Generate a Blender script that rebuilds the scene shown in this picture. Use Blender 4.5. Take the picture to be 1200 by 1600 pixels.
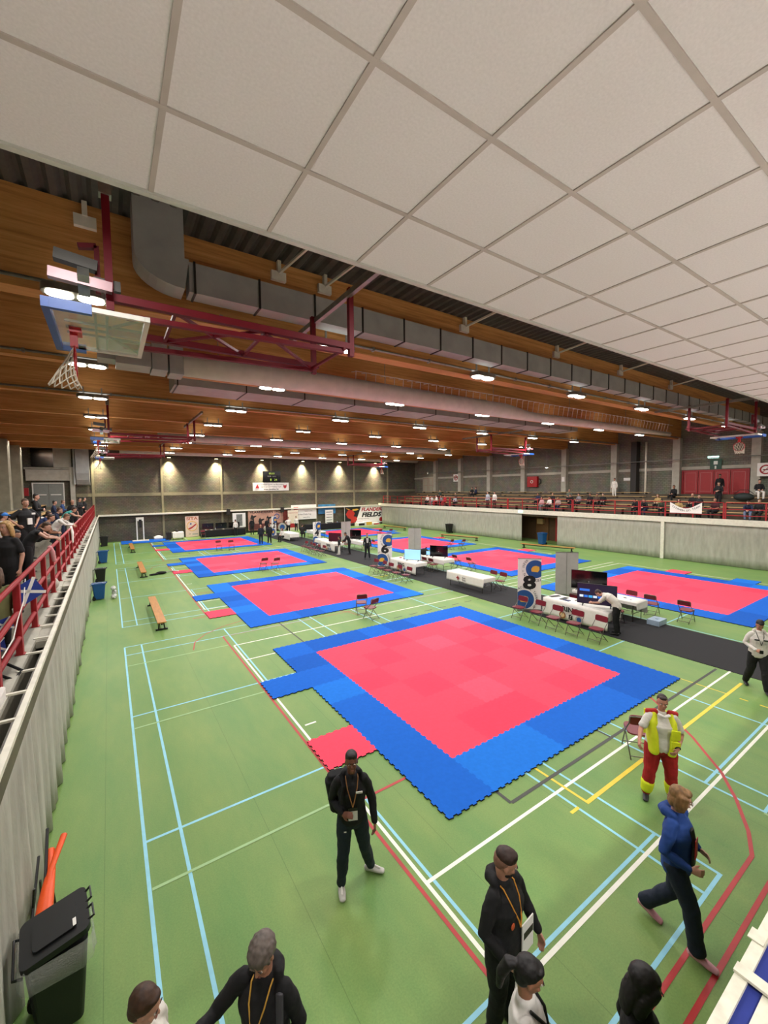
import bpy, bmesh, math, random
from mathutils import Vector, Matrix, Euler
PI = math.pi
random.seed(7)
sc = bpy.context.scene
for o in list(bpy.data.objects): bpy.data.objects.remove(o)
C = sc.collection

# ------------------------------------------------------------------ camera
cam = bpy.data.cameras.new('camera'); co = bpy.data.objects.new('camera', cam); C.objects.link(co)
YAW, PITCH, ROLL = 0.5878733, -0.05907747, -0.01061666
cam.sensor_fit = 'VERTICAL'; cam.sensor_height = 36.0
cam.lens = 36.0 * 644.3 / 1600.0
cam.clip_start = 0.05; cam.clip_end = 300
fw = Vector((math.sin(YAW)*math.cos(PITCH), math.cos(YAW)*math.cos(PITCH), math.sin(PITCH)))
r0 = Vector((math.cos(YAW), -math.sin(YAW), 0)); u0 = r0.cross(fw)
rr = r0*math.cos(ROLL) + u0*math.sin(ROLL); uu = -r0*math.sin(ROLL) + u0*math.cos(ROLL)
mw = Matrix((rr, uu, -fw)).transposed().to_4x4(); mw.translation = (0, 0, 5.0)
co.matrix_world = mw
sc.camera = co

# ------------------------------------------------------------------ exposure, world
sc.view_settings.view_transform = 'Standard'; sc.view_settings.look = 'None'
sc.view_settings.gamma = 1; sc.view_settings.use_curve_mapping = False
sc.view_settings.exposure = 0.0
LAMP_W = 85.0      # each roof fixture
WASH_W = 130.0
UP_W = 12.0        # added upward fill at each roof fixture, for the beams
DECK_W = 112.0     # added lamps over the viewing deck, out of view
LCOL = (1, .965, .95)      # wall washers
wd = bpy.data.worlds.new('world'); sc.world = wd; wd.use_nodes = True
wd.node_tree.nodes['Background'].inputs[0].default_value = (0.9, 0.85, 0.8, 1)
wd.node_tree.nodes['Background'].inputs[1].default_value = 0.05

# ------------------------------------------------------------------ materials
def lin(h):
    h = h.lstrip('#'); v = [int(h[i:i+2], 16)/255 for i in (0, 2, 4)]
    return tuple((c/12.92 if c <= .04045 else ((c+.055)/1.055)**2.4) for c in v) + (1,)
MC = {}
def mat(name, hexcol, rough=0.6, metal=0.0, var=0.06, scale=8.0, bump=0.0, bscale=60.0, spec=0.5, emit=0.0, stretch=(1,1,1)):
    key = (name, hexcol)
    if key in MC: return MC[key]
    m = bpy.data.materials.new(name); m.use_nodes = True; MC[key] = m
    nt = m.node_tree; b = nt.nodes['Principled BSDF']; col = lin(hexcol)
    b.inputs['Roughness'].default_value = rough; b.inputs['Metallic'].default_value = metal
    b.inputs['Specular IOR Level'].default_value = spec
    if emit:
        b.inputs['Base Color'].default_value = col
        b.inputs['Emission Color'].default_value = col; b.inputs['Emission Strength'].default_value = emit
        return m
    tc = nt.nodes.new('ShaderNodeTexCoord'); mp = nt.nodes.new('ShaderNodeMapping'); mp.inputs['Scale'].default_value = stretch
    nt.links.new(tc.outputs['Object'], mp.inputs['Vector'])
    n = nt.nodes.new('ShaderNodeTexNoise'); n.inputs['Scale'].default_value = scale; n.inputs['Detail'].default_value = 4
    nt.links.new(mp.outputs[0], n.inputs['Vector'])
    r = nt.nodes.new('ShaderNodeValToRGB')
    r.color_ramp.elements[0].position = .3; r.color_ramp.elements[1].position = .7
    r.color_ramp.elements[0].color = tuple(c*(1-var) for c in col[:3]) + (1,)
    r.color_ramp.elements[1].color = tuple(min(1, c*(1+var)) for c in col[:3]) + (1,)
    nt.links.new(n.outputs['Fac'], r.inputs['Fac']); nt.links.new(r.outputs['Color'], b.inputs['Base Color'])
    if bump:
        n2 = nt.nodes.new('ShaderNodeTexNoise'); n2.inputs['Scale'].default_value = bscale
        nt.links.new(mp.outputs[0], n2.inputs['Vector'])
        bp = nt.nodes.new('ShaderNodeBump'); bp.inputs['Strength'].default_value = bump; bp.inputs['Distance'].default_value = .02
        nt.links.new(n2.outputs['Fac'], bp.inputs['Height']); nt.links.new(bp.outputs['Normal'], b.inputs['Normal'])
    return m

def brick_mat(name, c1, c2, cm, sx, sy, axis, rough=.9, bump=.5, mortar=.012):
    """concrete block wall; axis 'x' = wall running along X, 'y' = along Y"""
    m = bpy.data.materials.new(name); m.use_nodes = True; nt = m.node_tree; b = nt.nodes['Principled BSDF']
    b.inputs['Roughness'].default_value = rough
    g = nt.nodes.new('ShaderNodeNewGeometry'); s = nt.nodes.new('ShaderNodeSeparateXYZ'); cb = nt.nodes.new('ShaderNodeCombineXYZ')
    nt.links.new(g.outputs['Position'], s.inputs[0]); nt.links.new(s.outputs[0 if axis == 'x' else 1], cb.inputs[0]); nt.links.new(s.outputs[2], cb.inputs[1])
    br = nt.nodes.new('ShaderNodeTexBrick'); nt.links.new(cb.outputs[0], br.inputs['Vector'])
    br.inputs['Scale'].default_value = 1; br.inputs['Brick Width'].default_value = sx; br.inputs['Row Height'].default_value = sy
    br.inputs['Mortar Size'].default_value = mortar; br.inputs['Mortar Smooth'].default_value = .3
    br.inputs['Color1'].default_value = lin(c1); br.inputs['Color2'].default_value = lin(c2); br.inputs['Mortar'].default_value = lin(cm)
    n = nt.nodes.new('ShaderNodeTexNoise'); n.inputs['Scale'].default_value = 1.3; n.inputs['Detail'].default_value = 6
    nt.links.new(g.outputs['Position'], n.inputs['Vector'])
    mx = nt.nodes.new('ShaderNodeMixRGB'); mx.blend_type = 'OVERLAY'; mx.inputs[0].default_value = .45
    nt.links.new(br.outputs['Color'], mx.inputs[1]); nt.links.new(n.outputs['Color'], mx.inputs[2])
    hs = nt.nodes.new('ShaderNodeHueSaturation'); hs.inputs['Saturation'].default_value = .8; nt.links.new(mx.outputs[0], hs.inputs['Color'])
    nt.links.new(hs.outputs[0], b.inputs['Base Color'])
    bp = nt.nodes.new('ShaderNodeBump'); bp.inputs['Strength'].default_value = bump; bp.inputs['Distance'].default_value = .02; bp.invert = True
    nt.links.new(br.outputs['Fac'], bp.inputs['Height']); nt.links.new(bp.outputs['Normal'], b.inputs['Normal'])
    return m

# ------------------------------------------------------------------ mesh builder
class MB:
    def __init__(s): s.v = []; s.f = []; s.mi = []; s.xf = None
    def add(s, vs, fs, mi=0):
        b = len(s.v)
        if s.xf is not None: vs = [tuple(s.xf @ Vector(v)) for v in vs]
        s.v += [tuple(v) for v in vs]; s.f += [tuple(b+i for i in f) for f in fs]; s.mi += [mi]*len(fs); return s
    def box(s, a, b, mi=0):
        x0, x1 = sorted((a[0], b[0])); y0, y1 = sorted((a[1], b[1])); z0, z1 = sorted((a[2], b[2]))
        vs = [(x0,y0,z0),(x1,y0,z0),(x1,y1,z0),(x0,y1,z0),(x0,y0,z1),(x1,y0,z1),(x1,y1,z1),(x0,y1,z1)]
        return s.add(vs, [(3,2,1,0),(4,5,6,7),(0,1,5,4),(1,2,6,5),(2,3,7,6),(3,0,4,7)], mi)
    def bar(s, p, q, w, h, mi=0, up=(0,0,1)):
        p = Vector(p); q = Vector(q); d = (q-p).normalized(); U = Vector(up)
        if abs(d.dot(U)) > .95: U = Vector((1,0,0))
        sd = d.cross(U).normalized()*w/2; u = sd.cross(d).normalized()*h/2
        vs = [p-sd-u, p+sd-u, p+sd+u, p-sd+u, q-sd-u, q+sd-u, q+sd+u, q-sd+u]
        return s.add([tuple(v) for v in vs], [(0,1,2,3),(7,6,5,4),(0,4,5,1),(1,5,6,2),(2,6,7,3),(3,7,4,0)], mi)
    def tube(s, pts, r, n=8, mi=0, closed=False):
        pts = [Vector(p) for p in pts]; m = len(pts); rs = r if isinstance(r, (list, tuple)) else [r]*m
        vs = []; prev = None
        for i, p in enumerate(pts):
            if closed: d = pts[(i+1) % m]-pts[i-1]
            else: d = pts[min(i+1, m-1)]-pts[max(i-1, 0)]
            d.normalize()
            if prev is None:
                a = Vector((0,0,1)) if abs(d.z) < .9 else Vector((1,0,0)); sd = d.cross(a).normalized()
            else: sd = (prev-d*prev.dot(d)).normalized()
            prev = sd; u = d.cross(sd)
            for k in range(n):
                t = 2*PI*k/n; vs.append(tuple(p+(sd*math.cos(t)+u*math.sin(t))*rs[i]))
        fs = []
        for i in range(m if closed else m-1):
            j = (i+1) % m
            for k in range(n): fs.append((i*n+k, i*n+(k+1)%n, j*n+(k+1)%n, j*n+k))
        if not closed: fs += [tuple(range(n-1,-1,-1)), tuple((m-1)*n+k for k in range(n))]
        return s.add(vs, fs, mi)
    def prism(s, poly, z0, z1, mi=0, ax='z'):
        n = len(poly)
        f = {'z': lambda p, h: (p[0], p[1], h), 'y': lambda p, h: (p[0], h, p[1]), 'x': lambda p, h: (h, p[0], p[1])}[ax]
        vs = [f(p, z0) for p in poly]+[f(p, z1) for p in poly]
        return s.add(vs, [tuple(range(n-1,-1,-1)), tuple(range(n, 2*n))]+[(i, (i+1)%n, n+(i+1)%n, n+i) for i in range(n)], mi)
    def ell(s, c, r, n=12, m=8, mi=0, R=None):
        vs = []; c = Vector(c)
        for i in range(1, m):
            ph = PI*i/m
            for k in range(n):
                t = 2*PI*k/n; p = Vector((r[0]*math.sin(ph)*math.cos(t), r[1]*math.sin(ph)*math.sin(t), r[2]*math.cos(ph)))
                vs.append(tuple(c+(R @ p if R is not None else p)))
        tp = Vector((0,0,r[2])); 
        if R is not None: tp = R @ tp
        vs += [tuple(c+tp), tuple(c-tp)]; T = len(vs)-2; fs = []
        for i in range(m-2):
            for k in range(n): fs.append((i*n+k, (i+1)*n+k, (i+1)*n+(k+1)%n, i*n+(k+1)%n))
        for k in range(n): fs.append((T, k, (k+1)%n)); fs.append((T+1, (m-2)*n+(k+1)%n, (m-2)*n+k))
        return s.add(vs, fs, mi)
    def lathe(s, c, prof, n=16, mi=0):
        vs = []; m = len(prof)
        for (r, z) in prof:
            for k in range(n): t = 2*PI*k/n; vs.append((c[0]+r*math.cos(t), c[1]+r*math.sin(t), c[2]+z))
        fs = [(i*n+k, i*n+(k+1)%n, (i+1)*n+(k+1)%n, (i+1)*n+k) for i in range(m-1) for k in range(n)]
        fs += [tuple(range(n-1,-1,-1)), tuple((m-1)*n+k for k in range(n))]
        return s.add(vs, fs, mi)
    def chain(s, st, side=(1,0,0), n=14, cap=True):
        """st = [(point, a, b)], elliptical rings: a along side, b across"""
        P = [Vector(x[0]) for x in st]; A = [x[1] for x in st]; B = [x[2] for x in st]; S = Vector(side)
        m = len(P); D = [(P[min(i+1, m-1)]-P[max(i-1, 0)]).normalized() for i in range(m)]
        rings = []
        if cap:
            for t in (0.05, .5, .85):
                k = math.sqrt(1-(1-t)**2); rings.append((P[0]-D[0]*min(A[0],B[0])*(1-t), A[0]*k, B[0]*k, D[0]))
        for i in range(m): rings.append((P[i], A[i], B[i], D[i]))
        if cap:
            for t in (.85, .5, .05):
                k = math.sqrt(1-(1-t)**2); rings.append((P[-1]+D[-1]*min(A[-1],B[-1])*(1-t), A[-1]*k, B[-1]*k, D[-1]))
        vs = []
        for (p, a, b, d) in rings:
            sd = S-d*S.dot(d)
            if sd.length < .1: sd = Vector((0,1,0))-d*d.y
            sd.normalize(); u = d.cross(sd)
            for k in range(n): t = 2*PI*k/n; vs.append(tuple(p+sd*a*math.cos(t)+u*b*math.sin(t)))
        m = len(rings); fs = [(i*n+k, i*n+(k+1)%n, (i+1)*n+(k+1)%n, (i+1)*n+k) for i in range(m-1) for k in range(n)]
        fs += [tuple(range(n-1,-1,-1)), tuple((m-1)*n+k for k in range(n))]
        return s.add(vs, fs)
    def mesh(s, name, mats, smooth=False):
        me = bpy.data.meshes.new(name); me.from_pydata(s.v, [], s.f)
        for m in (mats if isinstance(mats, (list, tuple)) else [mats]): me.materials.append(m)
        if len(set(s.mi)) > 1: me.polygons.foreach_set('material_index', s.mi)
        elif s.mi and s.mi[0]: me.polygons.foreach_set('material_index', s.mi)
        if smooth: me.polygons.foreach_set('use_smooth', [True]*len(me.polygons))
        me.update(); return me
    def build(s, name, mats, parent=None, smooth=False, loc=None):
        o = bpy.data.objects.new(name, s.mesh(name, mats, smooth)); C.objects.link(o)
        if parent: o.parent = parent
        if loc: o.location = loc
        return o

def tag(o, label=None, cat=None, group=None, kind=None):
    if label: o['label'] = label
    if cat: o['category'] = cat
    if group: o['group'] = group
    if kind: o['kind'] = kind
    return o
def thing(name, label, cat, loc=(0,0,0), rz=0, group=None):
    o = bpy.data.objects.new(name, None); C.objects.link(o); o.empty_display_size = .2
    o.location = loc; o.rotation_euler = (0,0,rz); return tag(o, label, cat, group)
def struct(name, mb, mats, smooth=False, loc=None):
    return tag(mb.build(name, mats, None, smooth, loc), kind='structure')
def kids(o): return [c for c in KIDS.get(o, [])] if False else list(o.children)
def dup(root, loc, rz=0, label=None, group=None):
    r = root.copy(); C.objects.link(r); r.location = loc; r.rotation_euler = (0,0,rz)
    if label: r['label'] = label
    if group: r['group'] = group
    for ch in list(root.children):
        c = ch.copy(); C.objects.link(c); c.parent = r
        for g in list(ch.children):
            d = g.copy(); C.objects.link(d); d.parent = c
            for g2 in list(g.children):
                e = g2.copy(); C.objects.link(e); e.parent = d
    return r
def recolor(o, m):
    for s in o.material_slots: s.link = 'OBJECT'; s.material = m
def text_mesh(s, size, ext=.002, bold=0.0, shear=0.0, space=1.0):
    cu = bpy.data.curves.new('lettering', 'FONT'); cu.body = s; cu.size = size; cu.extrude = ext; cu.offset = bold; cu.shear = shear
    cu.align_x = 'CENTER'; cu.align_y = 'CENTER'; cu.space_character = space; cu.resolution_u = 3
    o = bpy.data.objects.new('lettering', cu); C.objects.link(o)
    dg = bpy.context.evaluated_depsgraph_get(); me = bpy.data.meshes.new_from_object(o.evaluated_get(dg))
    bpy.data.objects.remove(o); return me
def text(name, s, size, loc, rot, m, parent=None, ext=.002, bold=0.0, shear=0.0, space=1.0, sx=1.0):
    me = text_mesh(s, size, ext, bold, shear, space); me.materials.clear(); me.materials.append(m)
    o = bpy.data.objects.new(name, me); C.objects.link(o); o.location = loc; o.rotation_euler = rot; o.scale = (sx,1,1)
    if parent: o.parent = parent
    return o

M = dict(
 white=mat('white_paint', '#d8d6cc', .5), cream=mat('cream_steel', '#dcdac8', .45, var=.08), red=mat('red_paint', '#96161c', .45, var=.05),
 rigred=mat('dark_red_steel', '#640a17', .55, .0, spec=.25), steel=mat('galvanised_steel', '#8f9089', .35, .7, var=.15), dsteel=mat('dark_steel', '#35332f', .4, .6),
 duct=mat('duct_sheet', '#9fa09c', .5, .15, var=.12, scale=2), textile=mat('duct_textile', '#ddd2cd', .9, var=.08, scale=3),
 black=mat('black_plastic', '#0d0d0e', .45), blackcloth=mat('black_cloth', '#0b0b0d', .9), chairred=mat('maroon_plastic', '#6d1420', .4),
 chairframe=mat('chair_tube', '#7a756d', .3, .8), tabletop=mat('table_laminate', '#c9c3b4', .5), cloth=mat('white_cloth', '#dedbd2', .9, var=.04, bump=.15, bscale=12),
 wood=mat('bench_wood', '#b0793a', .4, var=.15, scale=3, stretch=(8,1,8)), plank=mat('plank_wood', '#c4a068', .5, var=.15, scale=3, stretch=(1,1,8)),
 concrete=mat('concrete', '#6f6a5a', .9, var=.14, scale=2.5, bump=.2, bscale=20), concl=mat('pale_concrete', '#a9a698', .9, var=.1, scale=3, bump=.2, bscale=25),
 curtain=mat('curtain_fabric', '#a7a799', .95, var=.12, scale=6, stretch=(1,1,.25), bump=.2, bscale=40),
 blueplastic=mat('blue_plastic', '#164a80', .35), screen=mat('dark_screen', '#07080b', .12), tile=mat('ceiling_tile', '#dddadb', .95, var=.05, scale=90),
 carpet=mat('carpet', '#1a1a1c', .95, var=.15, scale=60), skin=mat('skin', '#c08d74', .55), green=mat('exit_green', '#1d4431', .5),
 txtblack=mat('print_black', '#101012', .6, var=0), txtred=mat('print_red', '#a82028', .6, var=0), txtblue=mat('print_blue', '#1d4c88', .6, var=0),
 gold=mat('print_gold', '#d8a83c', .6, var=0), paper=mat('paper', '#e4e2dc', .7, var=.02), grey=mat('grey_back', '#a39f99', .7, var=.06, scale=4),
 lamp=mat('lamp_diffuser', '#fff4e2', emit=22.0), lampw=mat('wash_diffuser', '#ffe2a8', emit=14.0), orange=mat('orange_plastic', '#e8551a', .4),
)
# glulam beam: dark knots and lamella lines
def glulam():
    m = bpy.data.materials.new('glulam_wood'); m.use_nodes = True; nt = m.node_tree; b = nt.nodes['Principled BSDF']; b.inputs['Roughness'].default_value = .6
    g = nt.nodes.new('ShaderNodeNewGeometry'); mp = nt.nodes.new('ShaderNodeMapping'); mp.inputs['Scale'].default_value = (.25, 1.5, 6)
    nt.links.new(g.outputs['Position'], mp.inputs['Vector'])
    n = nt.nodes.new('ShaderNodeTexNoise'); n.inputs['Scale'].default_value = 2.2; n.inputs['Detail'].default_value = 8; n.inputs['Roughness'].default_value = .7
    nt.links.new(mp.outputs[0], n.inputs['Vector'])
    r = nt.nodes.new('ShaderNodeValToRGB'); e = r.color_ramp.elements
    e[0].position = .25; e[0].color = lin('#8c5a2c'); e[1].position = .75; e[1].color = lin('#d6a064')
    e2 = r.color_ramp.elements.new(.5); e2.color = lin('#c08848')
    nt.links.new(n.outputs['Fac'], r.inputs['Fac']); nt.links.new(r.outputs['Color'], b.inputs['Base Color']); return m
M['glulam'] = glulam()
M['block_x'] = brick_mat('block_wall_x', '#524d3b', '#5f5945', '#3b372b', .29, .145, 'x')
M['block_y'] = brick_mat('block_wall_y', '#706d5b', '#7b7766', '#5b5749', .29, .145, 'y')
# ------------------------------------------------------------------ lamps
def area(name, loc, sx, sy, w, parent=None, col=None, rot=(0,0,0), spread=PI):
    l = bpy.data.lights.new(name, 'AREA'); l.shape = 'RECTANGLE'; l.size = sx; l.size_y = sy; l.energy = w; l.color = col or LCOL; l.spread = spread
    o = bpy.data.objects.new(name, l); C.objects.link(o); o.location = loc; o.rotation_euler = rot
    if parent: o.parent = parent
    return o
GX = [-0.34 + 5.15*i for i in range(7)]; GY = [9.6 + 4.8*i for i in range(8)] + [4.8]
ft = thing('ceiling_light', 'x', 'ceiling light', (0,0,0), 0, 'twin lamps hung along the wooden roof beams')
def pill(w, d, n=6): return [((w/2-d/2)*(1 if -PI/2 <= a <= PI/2 else -1)+d/2*math.cos(a), d/2*math.sin(a)) for a in [-PI/2+PI*i/n for i in range(n+1)]+[PI/2+PI*i/n for i in range(n+1)]]
MB().prism(pill(.98,.42), .0, .12).build('housing', M['steel'], ft)
for s_ in (-1, 1):
    MB().prism([(x_+s_*.225, y_) for x_, y_ in pill(.40,.28)],-.02,.01).build('diffuser', M['lamp'], ft)
for s_ in (-.28, .28): MB().box((s_-.02,-.02,.12),(s_+.02,.02,.4)).build('hanger', M['steel'], ft)
first = True
for j, y in enumerate(GY):
    for i, x in enumerate(GX):
        # z 8.3 under the front of each beam
        lab = 'twin lamp under the roof beam, %s beam from the camera, %s lamp from the left' % (['nearest','second','third','fourth','fifth','sixth','seventh','eighth','hidden'][j], ['first','second','third','fourth','fifth','sixth','seventh'][i])
        if first: o = ft; o.location = (x, y-.35, 8.42); o['label'] = lab; first = False
        else: o = dup(ft, (x, y-.35, 8.42), 0, lab)
        area('roof_lamp', (0,0,-.05), .85, .3, LAMP_W*(.6 if j == 8 else 1), o)
        area('roof_fill_up', (0,0,.16), .85, .3, UP_W*(.15 if j == 0 else 2.6 if j == 8 else 1), o, None, (PI,0,0))  # extra light added above the fixture to lift the beam faces and roof
# lamps over the left gallery aisle
for j in (4, 5, 6, 7):
    o = dup(ft, (-4.9, 9.6+4.8*j, 8.6), 0, 'twin lamp above the left gallery in front of the %s pillar' % ['near','second','third','far'][j-4]); area('gallery_lamp', (0,0,-.05), 1.2, .3, LAMP_W*.8, o)
for y in (4.8, 14.4, 24.0): area('gallery_lamp', (-4.9, y, 8.5), 1.2, .3, LAMP_W*.8)
# washers at the far wall
wt = thing('wall_washer', 'x', 'wall light', (0,0,0), 0, 'small spots washing the far block wall')
MB().box((-.18,-.12,0),(.18,.12,.14)).build('housing', M['dsteel'], wt); MB().box((-.15,-.09,-.012),(.15,.09,.0)).build('lens', M['lampw'], wt)
for i, x in enumerate([-.7, 5.3, 9.9, 14.9, 19.9, 25.0, 30.4]):
    lab = 'wall washer high on the far block wall, %s from the left' % ['first','second','third','fourth','fifth','sixth','seventh'][i]
    if i == 0: o = wt; o.location = (x, 47.62, 8.3); o['label'] = lab
    else: o = dup(wt, (x, 47.62, 8.3), 0, lab)
    area('wash_lamp', (0,0,-.06), .3, .2, WASH_W, o, (1, .86, .6), (.16, 0, 0), 1.25)
# added lamps behind the camera, never seen, to brighten the white ceiling
dt = thing('deck_fill_light', 'x', 'ceiling light', (0,0,0), 0, 'added unseen lamps over the viewing deck')
MB().box((-.6,-.15,0),(.6,.15,.03)).build('housing', M['white'], dt); MB().box((-.55,-.12,-.008),(.55,.12,.0)).build('diffuser', M['lamp'], dt)
for i in range(9):
    if i == 0: o = dt; o.location = (-4, -2.6, 6.46)
    else: o = dup(dt, (-4+4.8*i, -2.6, 6.46))
    o['label'] = 'added unseen lamp in the white ceiling behind the viewpoint'
    area('deck_fill_lamp', (0,0,-.03), 1.1, .25, DECK_W, o, None, (0,0,0), 1.9)

# ------------------------------------------------------------------ floor with court lines
def floor_mat():
    m = bpy.data.materials.new('sports_floor'); m.use_nodes = True; nt = m.node_tree; b = nt.nodes['Principled BSDF']
    b.inputs['Roughness'].default_value = .45; b.inputs['Specular IOR Level'].default_value = .2
    g = nt.nodes.new('ShaderNodeNewGeometry')
    n = nt.nodes.new('ShaderNodeTexNoise'); n.inputs['Scale'].default_value = .7; n.inputs['Detail'].default_value = 9; n.inputs['Roughness'].default_value = .65
    mp = nt.nodes.new('ShaderNodeMapping'); mp.inputs['Scale'].default_value = (1.6, .5, 1)
    nt.links.new(g.outputs['Position'], mp.inputs['Vector']); nt.links.new(mp.outputs[0], n.inputs['Vector'])
    r = nt.nodes.new('ShaderNodeValToRGB'); r.color_ramp.elements[0].position = .35; r.color_ramp.elements[0].color = lin('#64894b')
    r.color_ramp.elements[1].position = .68; r.color_ramp.elements[1].color = lin('#7a9250')
    nt.links.new(n.outputs['Fac'], r.inputs['Fac'])
    n3 = nt.nodes.new('ShaderNodeTexNoise'); n3.inputs['Scale'].default_value = 55; n3.inputs['Detail'].default_value = 3; nt.links.new(g.outputs['Position'], n3.inputs['Vector'])
    mx = nt.nodes.new('ShaderNodeMixRGB'); mx.blend_type = 'OVERLAY'; mx.inputs[0].default_value = .22
    nt.links.new(r.outputs['Color'], mx.inputs[1]); nt.links.new(n3.outputs['Fac'], mx.inputs[2])
    # sheet seams every 2 m
    s = nt.nodes.new('ShaderNodeSeparateXYZ'); nt.links.new(g.outputs['Position'], s.inputs[0])
    a = nt.nodes.new('ShaderNodeMath'); a.operation = 'PINGPONG'; a.inputs[1].default_value = 1.0; ad = nt.nodes.new('ShaderNodeMath'); ad.operation = 'ADD'; ad.inputs[1].default_value = 50.25
    nt.links.new(s.outputs[0], ad.inputs[0]); nt.links.new(ad.outputs[0], a.inputs[0])
    lt = nt.nodes.new('ShaderNodeMath'); lt.operation = 'LESS_THAN'; lt.inputs[1].default_value = .004; nt.links.new(a.outputs[0], lt.inputs[0])
    ml = nt.nodes.new('ShaderNodeMath'); ml.operation = 'MULTIPLY'; ml.inputs[1].default_value = .35; nt.links.new(lt.outputs[0], ml.inputs[0])
    m2 = nt.nodes.new('ShaderNodeMixRGB'); m2.inputs[2].default_value = lin('#3c4a28'); nt.links.new(ml.outputs[0], m2.inputs[0]); nt.links.new(mx.outputs[0], m2.inputs[1])
    nt.links.new(m2.outputs[0], b.inputs['Base Color'])
    nt.links.new(n3.outputs['Fac'], nt.nodes.new('ShaderNodeBump').inputs['Height']); return m
fl = MB()
fl.box((-7,-6,-.2),(38,48.3,0), 0)
LC = [0]
LW = {1:.045, 2:.05, 3:.05, 4:.05, 5:.05, 6:.045}
def ln(x0, y0, x1, y1, c, w=None, z=.002):
    w = w or LW[c]; d = Vector((x1-x0, y1-y0, 0)); L = d.length; d /= L; n = Vector((-d.y, d.x, 0))*w/2; p = Vector((x0,y0,0)); q = Vector((x1,y1,0))
    vs = [p-n, q-n, q+n, p+n]; LC[0] += 1; z += c*.0002+LC[0]*.0000012
    fl.add([(v.x, v.y, z) for v in vs], [(0,1,2,3)], c)
for yo in (0, 15.8, 31.3):
    for xo in (0, 7.9, 15.8):
        for x in (.22, .68, 5.86, 6.32): ln(xo+x, yo+1.8, xo+x, yo+15.3, 1)
        for y in (1.8, 2.56, 6.55, 10.45, 14.52, 15.3): ln(xo+.2, yo+y, xo+6.34, yo+y, 1)
        ln(xo+3.24, yo+1.8, xo+3.24, yo+6.55, 1); ln(xo+3.24, yo+10.45, xo+3.24, yo+15.3, 1)
    pass
for yo in (0, 15.8, 31):
    ln(3.14, yo+2.47, 3.14, yo+13.45, 2); ln(3.14, yo+2.47, 27.0, yo+2.47, 2); ln(3.14, yo+13.45, 27.0, yo+13.45, 2)
    ln(3.14, yo+3.83, 13.6, yo+3.83, 2); ln(3.14, yo+12.1, 4.4, yo+12.1, 2); ln(27.0, yo+2.47, 27.0, yo+13.45, 2); ln(16.4, yo+13.9, 27.2, yo+13.9, 2)
    ln(3.25, yo+7.97, 3.5, yo+7.97, 2)
    ln(3.03, yo+1.66, 3.03, yo+14.5, 3); ln(3.03, yo+14.5, 13.5, yo+14.5, 3, .03); ln(3.1, yo+5.5, 4.1, yo+5.5, 3)
    ln(3.03, yo+1.66, 7.0, yo+1.66, 3); ln(2.5, yo+1.41, 8.2, yo+1.41, 3)
    arc = [(7.0,1.66),(7.46,1.82),(8.07,2.13),(8.65,2.5),(9,2.82),(9.42,3.2),(9.74,3.57),(10.36,4.32),(10.8,5.2)]
    for a_, b_ in zip(arc, arc[1:]): ln(a_[0], yo+a_[1], b_[0], yo+b_[1], 3)
    arc = [(5+3*math.cos(t*PI/10), 17+2.2*math.sin(t*PI/10)) for t in range(0, 11)]
    for a_, b_ in zip(arc, arc[1:]): ln(a_[0], yo+a_[1]-3.2, b_[0], yo+b_[1]-3.2, 3, .035)
    arc = [(8.2, 1.41), (9.2, 1.9), (10.2, 2.6), (11.2, 3.6), (11.9, 4.5)]
    ln(6.09, yo+3.43, 13.02, yo+3.43, 4, .065); ln(6.09, yo+3.4, 6.09, yo+4.5, 4); ln(12.07, yo+3.43, 12.07, yo+4.5, 4, .035)
    for k in range(6): ln(12.05, yo+3.2-.36*k, 12.05, yo+3.04-.36*k, 4, .04)
    ln(5.68, yo+3.45, 5.88, yo+3.45, 4); ln(10.6, yo+14.1, 13.6, yo+13.2, 4, .04) if False else None
    ln(5.1, yo+4.1, 13.5, yo+4.1, 5, .06); ln(5.09, yo+4.1, 5.09, yo+4.6, 5, .06); ln(5.09, yo+12.3, 5.09, yo+14.8, 5, .05); ln(8.1, yo+4.1, 8.1, yo+4.5, 5)
    for k in range(7): ln(8.9+.75*k, yo+12.75, 9.3+.75*k, yo+12.75, 5, .05)
ln(.25, 9.9, 3.0, 9.9, 6); ln(.25, 5.7, 3.2, 5.7, 6); ln(.25, 13.6, 3.0, 13.6, 6); ln(6.35, 1.2, 6.35, -.5, 6)
ln(6.32, 1.8, 8.5, -.1, 6) if False else None
ln(8.08, 1.8, 8.08, 1.0, 6)
MF = [floor_mat(), mat('line_light_blue', '#86c5d8', .5), mat('line_white', '#e6e6d8', .5), mat('line_red', '#a92222', .5),
      mat('line_yellow', '#d9c02c', .5), mat('line_black', '#2a2d22', .5), mat('line_faded', '#8fb37a', .5)]
struct('floor', fl, MF)
tag(MB().box((13.6, 2.2, 0), (16.35, 45.5, .012)).build('carpet_runner', M['carpet']), 'long dark grey carpet runner between the two rows of mats', 'carpet')

# ------------------------------------------------------------------ walls
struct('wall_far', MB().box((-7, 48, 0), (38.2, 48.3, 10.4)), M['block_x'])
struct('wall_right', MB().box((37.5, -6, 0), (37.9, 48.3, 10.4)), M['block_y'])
struct('wall_left', MB().box((-6.6, -6, 0), (-6.3, 48.3, 10.4)), M['concrete'])
struct('wall_near', MB().box((-7, -6.3, 0), (38.2, -6, 10.4)), M['concrete'])
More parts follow.
